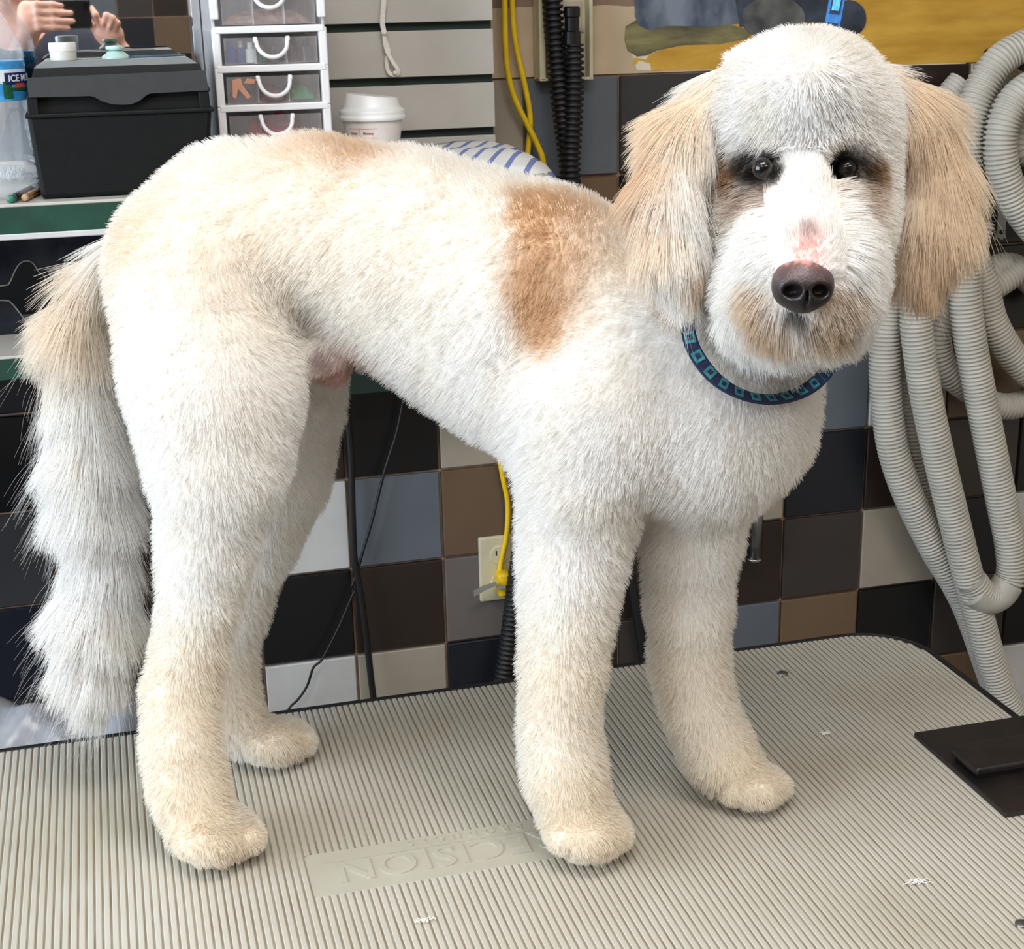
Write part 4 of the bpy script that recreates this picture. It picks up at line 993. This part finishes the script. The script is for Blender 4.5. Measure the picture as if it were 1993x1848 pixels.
if len(CONT) > 2:
    lump('hair_bow', 2, .04, .32, .020, (70, 66, 110), 'purple-blue hair bow in the third drawer on the left', 'hair bow', 3)
    lump('hair_bow', 2, .70, .97, .022, (52, 128, 86), 'green hair bow in the third drawer on the right', 'hair bow', 4)
    lump('hair_bow', 2, .37, .64, .020, (110, 58, 66), 'dark red hair bow in the third drawer\'s middle compartment', 'hair bow', 6)
    f0, f1, z0, z1 = CONT[2]
    oc = thing('hair_clip', 'bright orange hair clip standing in the third drawer', 'hair clip', (f0+(f1-f0)*.14, DY+0.012, z0+0.010))
    ORC = mat('orange_plastic', (236, 150, 96), 0.4, .08)
    o_ = np.array([f0+(f1-f0)*.14, DY+0.0085, z0+0.012])
    build('jaw', MB().prism([o_+np.array(p) for p in ((-.008, 0, .016), (.002, 0, .019), (.004, 0, .010), (.013, 0, -.004), (.009, 0, -.007), (-.002, 0, .006), (-.005, 0, -.006), (-.009, 0, -.004))], (0, .004, 0)), ORC, oc)
    build('jaw', MB().prism([o_+np.array(p) for p in ((.010, 0.001, .018), (.020, 0.001, .016), (.019, 0.001, .011), (.006, 0.001, .012))], (0, .004, 0)), ORC, oc)
if len(CONT) > 3: lump('bandana', 3, .03, .97, (CONT[3][3]-CONT[3][2]-.006)*1.15, (170, 50, 84), 'magenta bandana folded in the lowest visible drawer', 'bandana', 8)
lump('bandana', 0, .03, .97, .020, (150, 122, 112), 'dusty brown bandana in the top drawer', 'bandana', 9)

# coffee cup -----------------------------------------------------------------
cc_ = at(724, 215, 1.99); cc_ = np.array([cc_[0], 1.99, SZ]); CR = 63*mpx(cc_)
cup = thing('coffee_cup', 'white paper coffee cup with plastic lid in front of the slatwall', 'cup', cc_)
zl = at(724, 232, 1.99)[2]-SZ
PAP = mat('white_paper', (226, 218, 212), 0.7, 0.03, 40)
cb = build('body', MB().lathe([(CR*.66, 0.002), (CR*.68, 0.0), (CR*.92, zl), (CR*.93, zl+0.003)], cc_, 40), PAP, cup, smooth=False); smooth_by_angle(cb)
n_ = 48; an_ = np.linspace(0, 2*math.pi, n_, endpoint=False)
lidp = [(1.0, zl), (1.03, zl+.002), (1.03, zl+.005), (1.0, zl+.0065), (1.0, zl+.008), (1.01, zl+.0095), (.99, zl+.0125), (.92, zl+.0135), (.86, zl+.018), (.80, zl+.032), (.77, zl+.034), (.70, zl+.0335)]
lv = []
for rr0, h in lidp:
    for t in an_:
        k = max(0, (h-zl-.0135)/.0205); lean = 1-0.34*k*(0.5+0.5*math.cos(t))
        lv.append(cc_+np.array([CR*rr0*math.cos(t), CR*rr0*math.sin(t), zl+.0135+(h-zl-.0135)*lean if h > zl+.0135 else h]))
lf = [[i*n_+j, i*n_+(j+1) % n_, (i+1)*n_+(j+1) % n_, (i+1)*n_+j] for i in range(len(lidp)-1) for j in range(n_)]+[[(len(lidp)-1)*n_+j for j in range(n_)]]
smooth_by_angle(build('lid', MB().add(lv, lf), mat('cup_lid', (236, 236, 236), 0.35, 0.02), cup), 50)
RED = mat('red_print', (206, 110, 104), 0.7, .1)
a_c = math.atan2(-cc_[0], cc_[1])-0.40
def cupR(z): return CR*(.68+(.92-.68)*z/zl)
def cup_strip(a0, a1, z0, z1):
    a = np.linspace(a0, a1, 12); v = []
    for t in a:
        for z_ in (z0, z1): v.append(cc_+np.array([(cupR(z_)+.0003)*math.sin(t), -(cupR(z_)+.0003)*math.cos(t), z_]))
    build('print_line', MB().add(v, [[2*i, 2*i+2, 2*i+3, 2*i+1] for i in range(11)]), RED, cb, fixn=False)
def cup_word(w_, a0, z0, size):
    b_ = text_mb(w_, size, (0, 0, 0), (1, 0, 0), (0, 0, 1), 0.0001, 0.00012); V = np.concatenate(b_.v)
    zz_ = z0+V[:, 2]; R0 = cupR(zz_)+.0004; th = a0+V[:, 0]/cupR(z0)
    b_.v = [np.stack([cc_[0]+R0*np.sin(th), cc_[1]-R0*np.cos(th), cc_[2]+zz_], 1)]; build('print_word', b_, RED, cb)
dz = zl-.0100
cup_strip(a_c-.55, a_c+.55, dz, dz+.0007); cup_strip(a_c-.55, a_c+.55, dz-.0115, dz-.0108); cup_strip(a_c-.55, a_c+.55, dz-.0225, dz-.0218)
for a_, z_ in ((-.08, dz-.011), (-.22, dz-.022), (.13, dz-.022)): cup_strip(a_c+a_, a_c+a_+.014, z_, z_+.011)
cup_word('Decaf', a_c-.44, dz-.0068, .0042); cup_word('Mystery', a_c+.05, dz-.0068, .0042); cup_word('Syrup', a_c-.48, dz-.0185, .0042); cup_word('Milk', a_c-.12, dz-.0185, .0042); cup_word('Other', a_c+.24, dz-.0185, .0042)

# white knotted strap on the slatwall ------------------------------------------
WS = mat('white_webbing', (226, 222, 214), 0.8, 0.05, 200, .2, 600)
st0 = at(745, -30, SLY-0.01)
wst = thing('hanging_strap', 'white knotted fabric strap hanging on the slatwall above the cup', 'strap', at(765, 148, SLY-0.01))
sp_, _ = spline([at(x_, y_, SLY-0.008) for x_, y_ in ((750, -60), (747, 0), (744, 40), (747, 62))], 30)
build('upper_strap', strap(sp_, 0.0068, 0.002, np.tile((0.2, -1, 0), (30, 1)))[0], WS, wst)
kn = at(747, 63, SLY-0.009); build('knot', MB().lathe([(0.002, -.004), (0.0042, -.002), (0.0042, .002), (0.002, .004)], kn, 12), WS, wst, smooth=True)
lo_, _ = spline([at(x_, y_, SLY-y2) for x_, y_, y2 in ((747, 66, .008), (751, 95, .009), (764, 120, .011), (775, 138, .010), (768, 146, .009), (756, 140, .006), (752, 118, .006), (757, 102, .006), (752, 85, .005), (747, 68, .005))], 70)
build('loop', strap(lo_, 0.0052, 0.0016, np.tile((0.25, -1, 0.1), (70, 1)))[0], WS, wst)
kb = at(769, 142, SLY-.012); build('bead', MB().lathe([(.0003, -.0034), (.003, -.002), (.0036, 0), (.003, .002), (.0003, .0034)], kb, 12), WS, wst, smooth=True)

# striped towel on the counter's right end -------------------------------------
tw0 = thing('towel', 'folded white towel with blue stripes at the counter\'s right end', 'towel', (0.52, 1.93, SZ))
TWM = bpy.data.materials.new('striped_cloth'); TWM.use_nodes = True; tn_ = TWM.node_tree; pt = tn_.nodes['Principled BSDF']; pt.inputs['Roughness'].default_value = .95
wv_ = tn_.nodes.new('ShaderNodeTexWave'); wv_.inputs['Scale'].default_value = 13; wv_.inputs['Distortion'].default_value = 0.6; wv_.inputs['Detail'].default_value = 2
mpw = tn_.nodes.new('ShaderNodeMapping'); mpw.inputs['Rotation'].default_value = (0, 0, 0.55); tcw = tn_.nodes.new('ShaderNodeTexCoord')
tn_.links.new(tcw.outputs['Object'], mpw.inputs['Vector']); tn_.links.new(mpw.outputs['Vector'], wv_.inputs['Vector'])
rw = tn_.nodes.new('ShaderNodeValToRGB'); rw.color_ramp.elements[0].position = .80; rw.color_ramp.elements[1].position = .86
rw.color_ramp.elements[0].color = lin((214, 214, 212)); rw.color_ramp.elements[1].color = lin((112, 122, 172)); tn_.links.new(wv_.outputs['Fac'], rw.inputs['Fac']); tn_.links.new(rw.outputs['Color'], pt.inputs['Base Color'])
def cloth(name, prof, y0, y1, th=0.006):
    v = []; nn_ = 14
    for i, (x_, z_) in enumerate(prof):
        for j in range(nn_):
            t = j/(nn_-1); v.append((x_+0.004*math.sin(j*1.1+i), y0+(y1-y0)*t, z_+0.002*math.sin(i*1.3+j*.9)-.02*(1-t)**6))
    b_ = MB().add(v, [[i*nn_+j, (i+1)*nn_+j, (i+1)*nn_+j+1, i*nn_+j+1] for i in range(len(prof)-1) for j in range(nn_-1)])
    o_ = build(name, b_, TWM, tw0, smooth=True); so = o_.modifiers.new('thick', 'SOLIDIFY'); so.thickness = th; so.offset = -1
tz = at(1000, 290, 1.93)[2]
cloth('upper_fold', [(.40, tz-.006), (.44, tz-.002), (.48, tz), (.515, tz), (.535, tz-.004), (.553, tz-.014), (.566, tz-.028), (.580, tz-.046), (.590, tz-.07), (.592, tz-.10)], 1.86, 2.06)
cloth('lower_fold', [(.40, tz-.024), (.47, tz-.020), (.53, tz-.022), (.548, tz-.032), (.556, tz-.05)], 1.85, 2.05)

# ================================================================== THINGS ON THE WALL
YEL = mat('yellow_cord', (236, 196, 26), 0.45, 0.06, 40)
yc = thing('yellow_cord', 'looped yellow extension cord hanging down the wall to the outlet', 'cord', at(990, 1150, 2.25))
def wp(pts, Y): return [at(p[0], p[1], p[2] if len(p) > 2 else Y) for p in pts]
build('cord_run', MB().tube(spline(wp([(984, -120), (982, 0), (984, 100), (990, 150), (1003, 195), (1025, 240), (1045, 280), (1058, 320), (1060, 400)], 2.235), 90)[0], 0.0047, 10), YEL, yc, smooth=True)
build('cord_run', MB().tube(spline(wp([(996, -120), (997, 0), (1003, 80), (1018, 150), (1030, 210), (1032, 250), (1027, 300), (1024, 400), (1000, 600), (975, 780), (972, 880), (979, 930), (988, 980), (986, 1040), (974, 1100), (972, 1135)], 2.245), 140)[0], 0.0044, 10), YEL, yc, smooth=True)
pl_ = at(980, 1135, 2.235)
build('plug', MB().box(pl_+np.array((-.012, -.012, -.022)), pl_+np.array((.012, .018, .020)), .006, 3), YEL, yc, smooth=True)
ou = thing('wall_outlet', 'ivory outlet plate with the yellow plug on the tiled wall', 'outlet', at(970, 1168, WALL_Y-.01))
IVO = mat('ivory_plastic', (206, 198, 168), 0.45, 0.04, 30)
oc_ = at(972, 1105, WALL_Y-.008)
opl = build('cover_plate', MB().box(oc_+np.array((-.035, -.004, -.057)), oc_+np.array((.035, .004, .057)), .003, 2), IVO, ou)
for dz_ in (.024, -.024):
    rc = oc_+np.array((0, -.004, dz_)); rcp = build('receptacle', MB().lathe([(.0168, .001), (.0168, -.0012), (.0155, -.002), (0, -.0021)], rc, 24, axis=1, cap=False), IVO, opl)
    for dx_, h_ in ((-.0062, .0045), (.0062, .0038)): build('slot', MB().box(rc+np.array((dx_-.0011, -.0025, .001-h_+.003)), rc+np.array((dx_+.0011, -.0015, .001+h_+.003))), mat('slot_black', (20, 18, 16), .6), rcp)
    build('ground_hole', MB().lathe([(.0024, -.0025), (.0024, -.0015)], rc+np.array((0, 0, -.0075)), 12, axis=1), MATS['slot_black'], rcp)
build('screw', MB().lathe([(.0025, .001), (.0025, -.0012), (0, -.0014)], oc_+np.array((0, -.004, 0)), 12, axis=1, cap=False), SCREW, opl)
build('cord_clip', MB().prism([at(x_, y_, 2.215) for x_, y_ in ((921, 1152), (940, 1142), (966, 1134), (968, 1140), (944, 1150), (923, 1162))], (0, .003, 0)).box(at(968, 1150, 2.215), at(983, 1138, 2.222), .001), mat('grey_clip', (140, 136, 128), .4, .1), yc)

# raceway box with the black vacuum hoses
RX0, RX1 = at(1042, 80, 2.25)[0], at(1146, 80, 2.25)[0]; rz = at(1090, 156, 2.245)[2]
race = thing('raceway_box', 'ivory wall raceway box behind the black corrugated hoses', 'wall box', ((RX0+RX1)/2, 2.24, rz))
build('back_plate', MB().box((RX0, 2.250, rz), (RX1, 2.263, 1.95), .002), IVO, race)
for a0, a1 in ((RX0, RX0+.010), (RX1-.006, RX1)): build('side_rail', MB().box((a0, 2.228, rz), (a1, 2.252, 1.95), .002), IVO, race)
build('bottom_rail', MB().box((RX0, 2.228, rz), (RX1, 2.252, rz+.004), .001), IVO, race)
build('inner_panel', MB().box((RX0+.018, 2.246, rz+.005), (RX1-.012, 2.251, at(1090, 2, 2.246)[2]), .001), mat('pale_panel', (196, 184, 172), .5, .04), race)
build('clip', MB().tube(wp([(1098, 72), (1112, 60), (1126, 58), (1136, 62)], 2.205), 0.003, 8), mat('silver_clip', (170, 168, 160), .3, .05, metal=.7), race)
BLKH = mat('black_hose', (20, 20, 22), 0.5, 0.1, 80)
def ribbed(name, pts, r, m, parent, period=0.0078, depth=0.12, seg=14, per=5):
    L_ = spline(pts, 10)[1]; n = max(int(L_/period)*per, 12); P, _ = spline(pts, n)
    ph = np.arange(n)*2*math.pi/per; rad = r*(1-depth*np.clip(-np.cos(ph)*1.6, 0, 1))
    return build(name, MB().tube(P, rad, seg), m, parent, smooth=True)
vh = thing('vacuum_hose', 'black corrugated vacuum hose doubled over with its nozzle end up', 'hose', at(1110, 350, 2.2))
ribbed('hose_run', wp([(1072, -120), (1075, 0), (1082, 100), (1090, 180), (1100, 260), (1108, 330), (1112, 420), (1100, 600), (1060, 850), (1020, 1040), (1004, 1140), (994, 1220), (984, 1290), (974, 1345), (955, 1450)], 2.215), .0158, BLKH, vh, .0086, .30)
ribbed('hose_run', wp([(1117, 86), (1118, 140), (1117, 200), (1114, 260), (1111, 330), (1116, 430), (1122, 560)], 2.20), .0150, BLKH, vh, .0086, .30)
nz_ = [at(1113, y_, 2.20) for y_ in (12, 15, 32, 34, 60, 62, 86, 90)]
build('nozzle', MB().tube(nz_, np.array([13, 16.5, 16.5, 14.5, 14, 17.5, 18, 16])*mpx(nz_[0]), 18), mat('nozzle_black', (16, 16, 18), .3, .1), vh, smooth=False)
for c_, pts, r_ in (('black power cable running down the wall behind the dog\'s belly', [(668, 600), (672, 760), (682, 880), (686, 1000), (690, 1090), (702, 1160), (714, 1250), (722, 1320), (728, 1375), (735, 1500)], .0055),
                    ('thin black cable slanting across the power cable', [(800, 700), (775, 830), (757, 890), (745, 930), (725, 1010), (706, 1075), (696, 1110), (684, 1145)], .0026),
                    ('thin black cable coming out low behind the table edge', [(690, 1150), (660, 1220), (628, 1282), (610, 1300), (598, 1335), (580, 1362), (560, 1385), (540, 1450)], .0022),
                    ('black cord hanging between the dog\'s front legs', [(1215, 900), (1222, 1080), (1230, 1140), (1240, 1200), (1252, 1280), (1262, 1380)], .0085)):
    tag(build('cable', MB().tube(spline(wp(pts, 2.235), 70)[0], r_, 8), BLKH, smooth=True), c_, 'cable')
tag(build('cable_box', MB().box(at(660, 752, 2.20), at(742, 735, 2.24), .002).box(at(650, 735, 2.20), at(735, 700, 2.24), .002), BLK), 'black cable box on the wall behind the belly', 'cable box')
ct = thing('chrome_tube', 'short chrome tube on the tiled wall beside the far front leg', 'tube', at(1470, 1090, 2.22))
c0, c1 = at(1474, 900, 2.22), at(1468, 1088, 2.22)
build('tube', MB().tube([c0, c1], 15*mpx(c0), 18), MATS['chrome'], ct, smooth=True)
build('end_cap', MB().tube([c1+(c0-c1)*.01, c1-(c0-c1)*.02], [15.5*mpx(c0), 14*mpx(c0)], 18), MATS['chrome'], ct, smooth=True)
build('mount', MB().box(c0+np.array((-.02, .0, -.01)), c0+np.array((.02, .04, .03)), .003), MATS['chrome'], ct)

# grey ribbed dryer hoses hung at the right -------------------------------------
HM = mat('grey_hose', (196, 192, 182), 0.5, 0.06, 30)
coil = thing('dryer_hose', 'coiled pale grey ribbed dryer hose hanging on the wall at the right', 'hose', at(1900, 1200, 2.15))
HR = .0268
def hose(pts, Y, r=HR): return ribbed('hose_loop', wp(pts, Y), r, HM, coil, .0068, .17, 18, 6)
hose([(1790, 380), (1750, 480), (1728, 600), (1722, 700), (1727, 800), (1742, 890), (1775, 980), (1820, 1070), (1862, 1140), (1890, 1200), (1925, 1300), (1960, 1400)], 2.185)
hose([(1800, 500), (1775, 640), (1772, 760), (1788, 880), (1815, 980), (1845, 1070), (1875, 1160)], 2.225, .022)
hose([(1830, 420), (1795, 520), (1783, 610), (1790, 690), (1806, 790), (1830, 900), (1854, 1000), (1876, 1090), (1900, 1180), (1930, 1290), (1962, 1370), (2010, 1450)], 2.135)
hose([(1990, 520), (1930, 560), (1855, 592), (1828, 640), (1828, 690), (1850, 730), (1895, 765), (1940, 790), (1990, 785), (2050, 740)], 2.19, .0235)
hose([(1905, 430), (1880, 520), (1880, 600), (1893, 690), (1912, 790), (1932, 890), (1950, 980), (1966, 1060), (1968, 1120), (1945, 1155), (1915, 1158), (1890, 1130)], 2.125)
hose([(1890, 480), (1915, 560), (1930, 620), (1955, 670), (1990, 715), (2050, 760)], 2.165, .0255)
hose([(2060, 70), (1995, 90), (1945, 120), (1908, 175), (1887, 245), (1880, 330), (1866, 420), (1850, 500)], 2.165)
hose([(2060, 130), (1995, 150), (1950, 190), (1925, 250), (1918, 330)], 2.21, .0235)
hose([(2060, 150), (1998, 175), (1962, 215), (1947, 270), (1952, 330), (1975, 390), (2010, 440), (2050, 480)], 2.125)
hose([(1890, 600), (1905, 560), (1930, 528), (1965, 520), (2000, 540), (2050, 590)], 2.205, .0245)
hose([(2040, 230), (1995, 250), (1985, 290), (2030, 310)], 2.20, .022)
hose([(1870, 160), (1840, 195), (1810, 240), (1790, 300)], 2.225, .022)
cf = [at(x_, y_, 2.125) for x_, y_ in ((1962, 1135), (1945, 1158), (1918, 1166), (1893, 1150))]
build('cuff', MB().tube(spline(cf, 24)[0], HR*1.03, 18), mat('hose_cuff', (188, 184, 174), .45, .04), coil, smooth=True)
hk = at(1960, 130, 2.2); build('hook', MB().tube([hk+np.array((0, .06, .02)), hk+np.array((0, -.06, .0)), hk+np.array((0, -.1, .03))], .007, 10), STEEL, coil, smooth=True)
# black wire basket holding clippings at the right
bk = thing('wire_basket', 'grey wire basket on a black panel behind the right ear', 'basket', at(1950, 470, 2.2))
WIRE = mat('grey_wire', (150, 152, 152), .35, .05, metal=.6)
build('back_panel', MB().box(at(1895, 468, 2.255), at(2100, 230, 2.259)), mat('black_panel', (16, 16, 17), .6, .1), bk)
for y_ in (355, 395, 432): build('wire', MB().tube([at(1890, y_+4, 2.243), at(2100, y_-16, 2.243)], .0016, 6), WIRE, bk)
for x_ in (1898, 1911, 1926, 1968): build('wire', MB().tube([at(x_, 300, 2.245), at(x_-4, 436, 2.245)], .0014, 6), WIRE, bk)
build('strap_bracket', MB().prism([at(x_, y_, 2.237) for x_, y_ in ((1943, 360), (1960, 359), (1957, 462), (1950, 467), (1941, 462))], (0, .003, 0)), mat('zinc', (132, 134, 136), .4, .1, metal=.7), bk)
build('bolt', MB().lathe([(.0034, 0), (.0034, -.003), (0, -.0035)], at(1949, 452, 2.237), 10, axis=1, cap=False), STEEL, bk)

# bin with its liner behind the table at the left -------------------------------
bn = thing('trash_bin', 'black trash bin with grey plastic liner behind the table under the tail', 'bin', (-0.18, 1.70, 0))
BZ = 0.70; bxa, bxb, bya, byb = -0.45, 0.075, 1.555, 1.84
build('body', MB().add([(bxa+.04, bya+.03, 0), (bxb-.04, bya+.03, 0), (bxb-.04, byb-.03, 0), (bxa+.04, byb-.03, 0), (bxa, bya, BZ), (bxb, bya, BZ), (bxb, byb, BZ), (bxa, byb, BZ)], [[0, 1, 2, 3], [0, 1, 5, 4], [1, 2, 6, 5], [2, 3, 7, 6], [3, 0, 4, 7]]), BLK, bn)
rim_ = rrect(bxa-.006, bxb+.006, bya-.006, byb+.006, .03, 6)
build('rim', MB().tube([(x_, y_, BZ) for x_, y_ in rim_+rim_[:2]], .009, 8), BLK, bn, smooth=True)
BAG = mat('grey_liner', (150, 152, 158), 0.25, 0.15, 20, 0.6, 22)
nu, nv = 60, 26; lv = []
for i_ in range(nu):
    for j_ in range(nv):
        u_, v_ = i_/(nu-1), j_/(nv-1)
        x_ = bxa+(bxb+.012-bxa)*u_
        hump = .800-.05*max(0, (u_-.62)/.38)**1.4+.006*math.sin(u_*17)+.004*math.sin(u_*41+2)
        y_ = 1.553+.155*v_+.006*math.sin(u_*23+v_*5)
        z_ = .70+(hump-.70)*math.sin(math.pi*(.10+.86*v_))**.8+.005*math.sin(u_*31+v_*9)+.004*math.sin(u_*55-v_*14)
        lv.append((x_, y_, z_))
lo_m = build('liner', MB().add(lv, [[i_*nv+j_, (i_+1)*nv+j_, (i_+1)*nv+j_+1, i_*nv+j_+1] for i_ in range(nu-1) for j_ in range(nv-1)]), BAG, bn, smooth=True)

# tufts of clipped hair on the mat ------------------------------------------------
for (px, py, s_, lab) in ((1785, 1719, .011, 'small white tuft of clipped fur near the table front'), (1605, 1430, .006, 'tiny white tuft of fur beside the far front paw'), (826, 1795, .007, 'tiny curl of white fur in front of the lettering')):
    c = atz(px, py, TT+.001); fb = MB(); gg = np.random.default_rng(px)
    for i in range(26):
        a = gg.uniform(0, 6.28); d = np.array((math.cos(a), math.sin(a)*.5, 0)); p0 = c+gg.normal(size=3)*np.array((s_*.35, s_*.12, 0)); p0[2] = TT+.0012
        fb.tube([p0, p0+d*s_*.4+np.array((0, 0, .0022)), p0+d*s_*.8+np.array((0, 0, .0008))], .0003, 4, cap=False)
    tag(build('fur_tuft', fb, mat('clipped_fur', (236, 232, 226), .9, .05), kind='stuff'), lab, 'fur tuft')

# ================================================================== PHOTOGRAPHER (seen in the mirror)
SKIN = mat('skin', (214, 164, 144), 0.5, 0.08, 30, 0.05, 300)
NAVYC = mat('navy_shirt', (34, 40, 54), 0.85, 0.15, 60, 0.15, 300)
per = thing('person', 'person in a dark navy shirt holding up a phone to take the picture', 'person', (-0.2, -0.4, 0))
bf = Field()
def V3(*a): return np.array(a, float)
hd_ = V3(-.20, -.40, 1.70)
bf.ell('s', hd_, (.075, .115, .095), .03, basis=np.eye(3)); bf.ell('s', hd_, (.078, .095, .115), .03, basis=np.eye(3))
bf.ell('s', hd_+V3(0, .06, -.05), (.055, .05, .06), .03, basis=np.eye(3)); bf.ell('s', hd_+V3(0, .105, -.015), (.013, .018, .022), .012, basis=np.eye(3))
for s_ in (-1, 1):
    bf.ell('s', hd_+V3(s_*.078, -.005, -.005), (.012, .022, .032), .01, basis=np.eye(3)); bf.ell('s', hd_+V3(s_*.032, .108, .015), (.017, .012, .010), .008, basis=np.eye(3), sub=True)
bf.ell('s', hd_+V3(0, .112, -.058), (.024, .012, .008), .01, basis=np.eye(3))
bf.cone('s', hd_+V3(0, -.01, -.08), V3(-.20, -.42, 1.44), .055, .065, .03)
WL, WR = V3(-.160, -.045, 1.470), V3(.075, -.055, 1.425)
EL_, ER_ = V3(-.30, -.20, 1.24), V3(.06, -.30, 1.19); SL_, SR_ = V3(-.37, -.42, 1.42), V3(-.03, -.42, 1.42)
bf.cone('s', SL_, EL_, .05, .043, .03); bf.cone('s', EL_, WL, .042, .027, .03); bf.cone('s', SR_, ER_, .05, .043, .03); bf.cone('s', ER_, WR, .042, .027, .03)
bf.cone('s', SL_, SR_, .06, .06, .05); bf.cone('s', V3(-.2, -.42, 1.42), V3(-.2, -.42, 1.1), .11, .11, .05)
# left palm and fingers wrapped over the phone
bf.cone('s', WL, V3(-.146, -.030, 1.515), .026, .030, .02); bf.cone('s', V3(-.150, -.026, 1.545), V3(-.142, -.026, 1.500), .020, .022, .02)
for z_, x1_, r_ in ((1.556, -.062, .0082), (1.537, -.040, .0088), (1.517, -.038, .0088), (1.500, -.050, .0078)):
    bf.cone('s', V3(-.150, -.020, z_-.004), V3(-.122, .000, z_), .0105, r_+.001, .010); bf.cone('s', V3(-.122, .000, z_), V3(-.085, .002, z_-.001), r_+.001, r_, .006); bf.cone('s', V3(-.085, .002, z_-.001), V3(x1_, -.001, z_-.004), r_, r_*.85, .006)
bf.cone('s', V3(-.135, -.040, 1.505), V3(-.105, -.040, 1.495), .013, .0105, .01); bf.cone('s', V3(-.105, -.040, 1.495), V3(-.075, -.036, 1.505), .0105, .0085, .006)
# right hand: thumb and fingertips pinching the phone's end
bf.cone('s', WR, V3(.050, -.040, 1.470), .026, .030, .02); bf.cone('s', V3(.030, -.035, 1.485), V3(.068, -.035, 1.480), .018, .018, .02)
for (a_, b_, c_), r_ in ((((.028, -.030, 1.495), (.020, -.012, 1.528), (.012, -.020, 1.545)), .0085), (((.045, -.030, 1.498), (.048, -.008, 1.525), (.038, -.010, 1.505)), .0088), (((.058, -.030, 1.495), (.062, -.008, 1.518), (.053, -.008, 1.496)), .0085), (((.070, -.030, 1.488), (.074, -.012, 1.506), (.066, -.012, 1.490)), .0075), (((.026, -.045, 1.475), (.012, -.046, 1.497), (.004, -.040, 1.513)), .0095)):
    bf.cone('s', V3(*a_), V3(*b_), r_*1.15, r_, .008); bf.cone('s', V3(*b_), V3(*c_), r_, r_*.85, .005)
pm_, pV, pQ = bf.mesh(.0042, iters=1)
build('body', pm_, SKIN, per, smooth=True, fixn=False)
hf_ = Field(); hf_.ell('h', hd_+V3(0, -.025, .03), (.088, .105, .105), .02, basis=np.eye(3)); hf_.ell('h', hd_+V3(0, -.07, -.05), (.080, .06, .10), .03, basis=np.eye(3)); hf_.ell('h', hd_+V3(0, .10, -.03), (.064, .05, .085), .02, basis=np.eye(3), sub=True)
build('hair', hf_.mesh(.006)[0], mat('brown_hair', (70, 48, 36), .6, .2, 60, .4, 200), per, smooth=True, fixn=False)
sf = Field()
sf.cone('t', V3(-.2, -.42, 1.38), V3(-.2, -.42, .92), .135, .15, .06); sf.cone('t', V3(-.33, -.42, 1.40), V3(-.07, -.42, 1.40), .085, .085, .05); sf.cone('t', V3(-.28, -.42, 1.20), V3(-.12, -.42, 1.20), .12, .12, .05)
sf.cone('t', SL_, SL_*.45+EL_*.55, .072, .062, .04); sf.cone('t', SR_, SR_*.45+ER_*.55, .072, .062, .04)
sf.ell('t', V3(-.2, -.36, 1.50), (.07, .10, .075), .02, basis=np.eye(3), sub=True)
build('shirt', sf.mesh(.009)[0], NAVYC, per, smooth=True, fixn=False)
lf_ = Field(); lf_.cone('l', V3(-.29, -.42, .93), V3(-.11, -.42, .93), .13, .13, .05)
for s_ in (-1, 1):
    x_ = -.2+s_*.10; lf_.cone('l', V3(x_, -.42, .88), V3(x_, -.41, .50), .098, .068, .04); lf_.cone('l', V3(x_, -.41, .50), V3(x_, -.43, .10), .068, .052, .04)
build('trousers', lf_.mesh(.012)[0], mat('black_trousers', (30, 30, 34), .85, .1, 60), per, smooth=True, fixn=False)
for s_ in (-1, 1):
    x_ = -.2+s_*.10; sh_ = Field(); sh_.cone('f', V3(x_, -.47, .045), V3(x_, -.30, .04), .045, .04, .02); sh_.cone('f', V3(x_, -.45, .05), V3(x_, -.44, .11), .045, .04, .02)
    build('shoe', sh_.mesh(.008, zmin=0.001)[0], mat('dark_shoe', (44, 42, 44), .6, .1), per, smooth=True, fixn=False)
ph = thing('phone', 'black phone held sideways in the photographer\'s hands', 'phone', (-.06, -.018, 1.493))
build('body', MB().box((-.132, -.022, 1.4945), (.010, -.0142, 1.5655), .0035, 3), mat('phone_black', (14, 14, 16), .25, .05), ph, smooth=False)
build('camera_bump', MB().box((-.008, -.0145, 1.540), (.006, -.0128, 1.560), .001), mat('lens_black', (8, 8, 10), .1), ph)
build('screen', MB().box((-.126, -.0226, 1.498), (.004, -.0219, 1.562)), mat('dark_screen', (20, 22, 26), .1), ph)
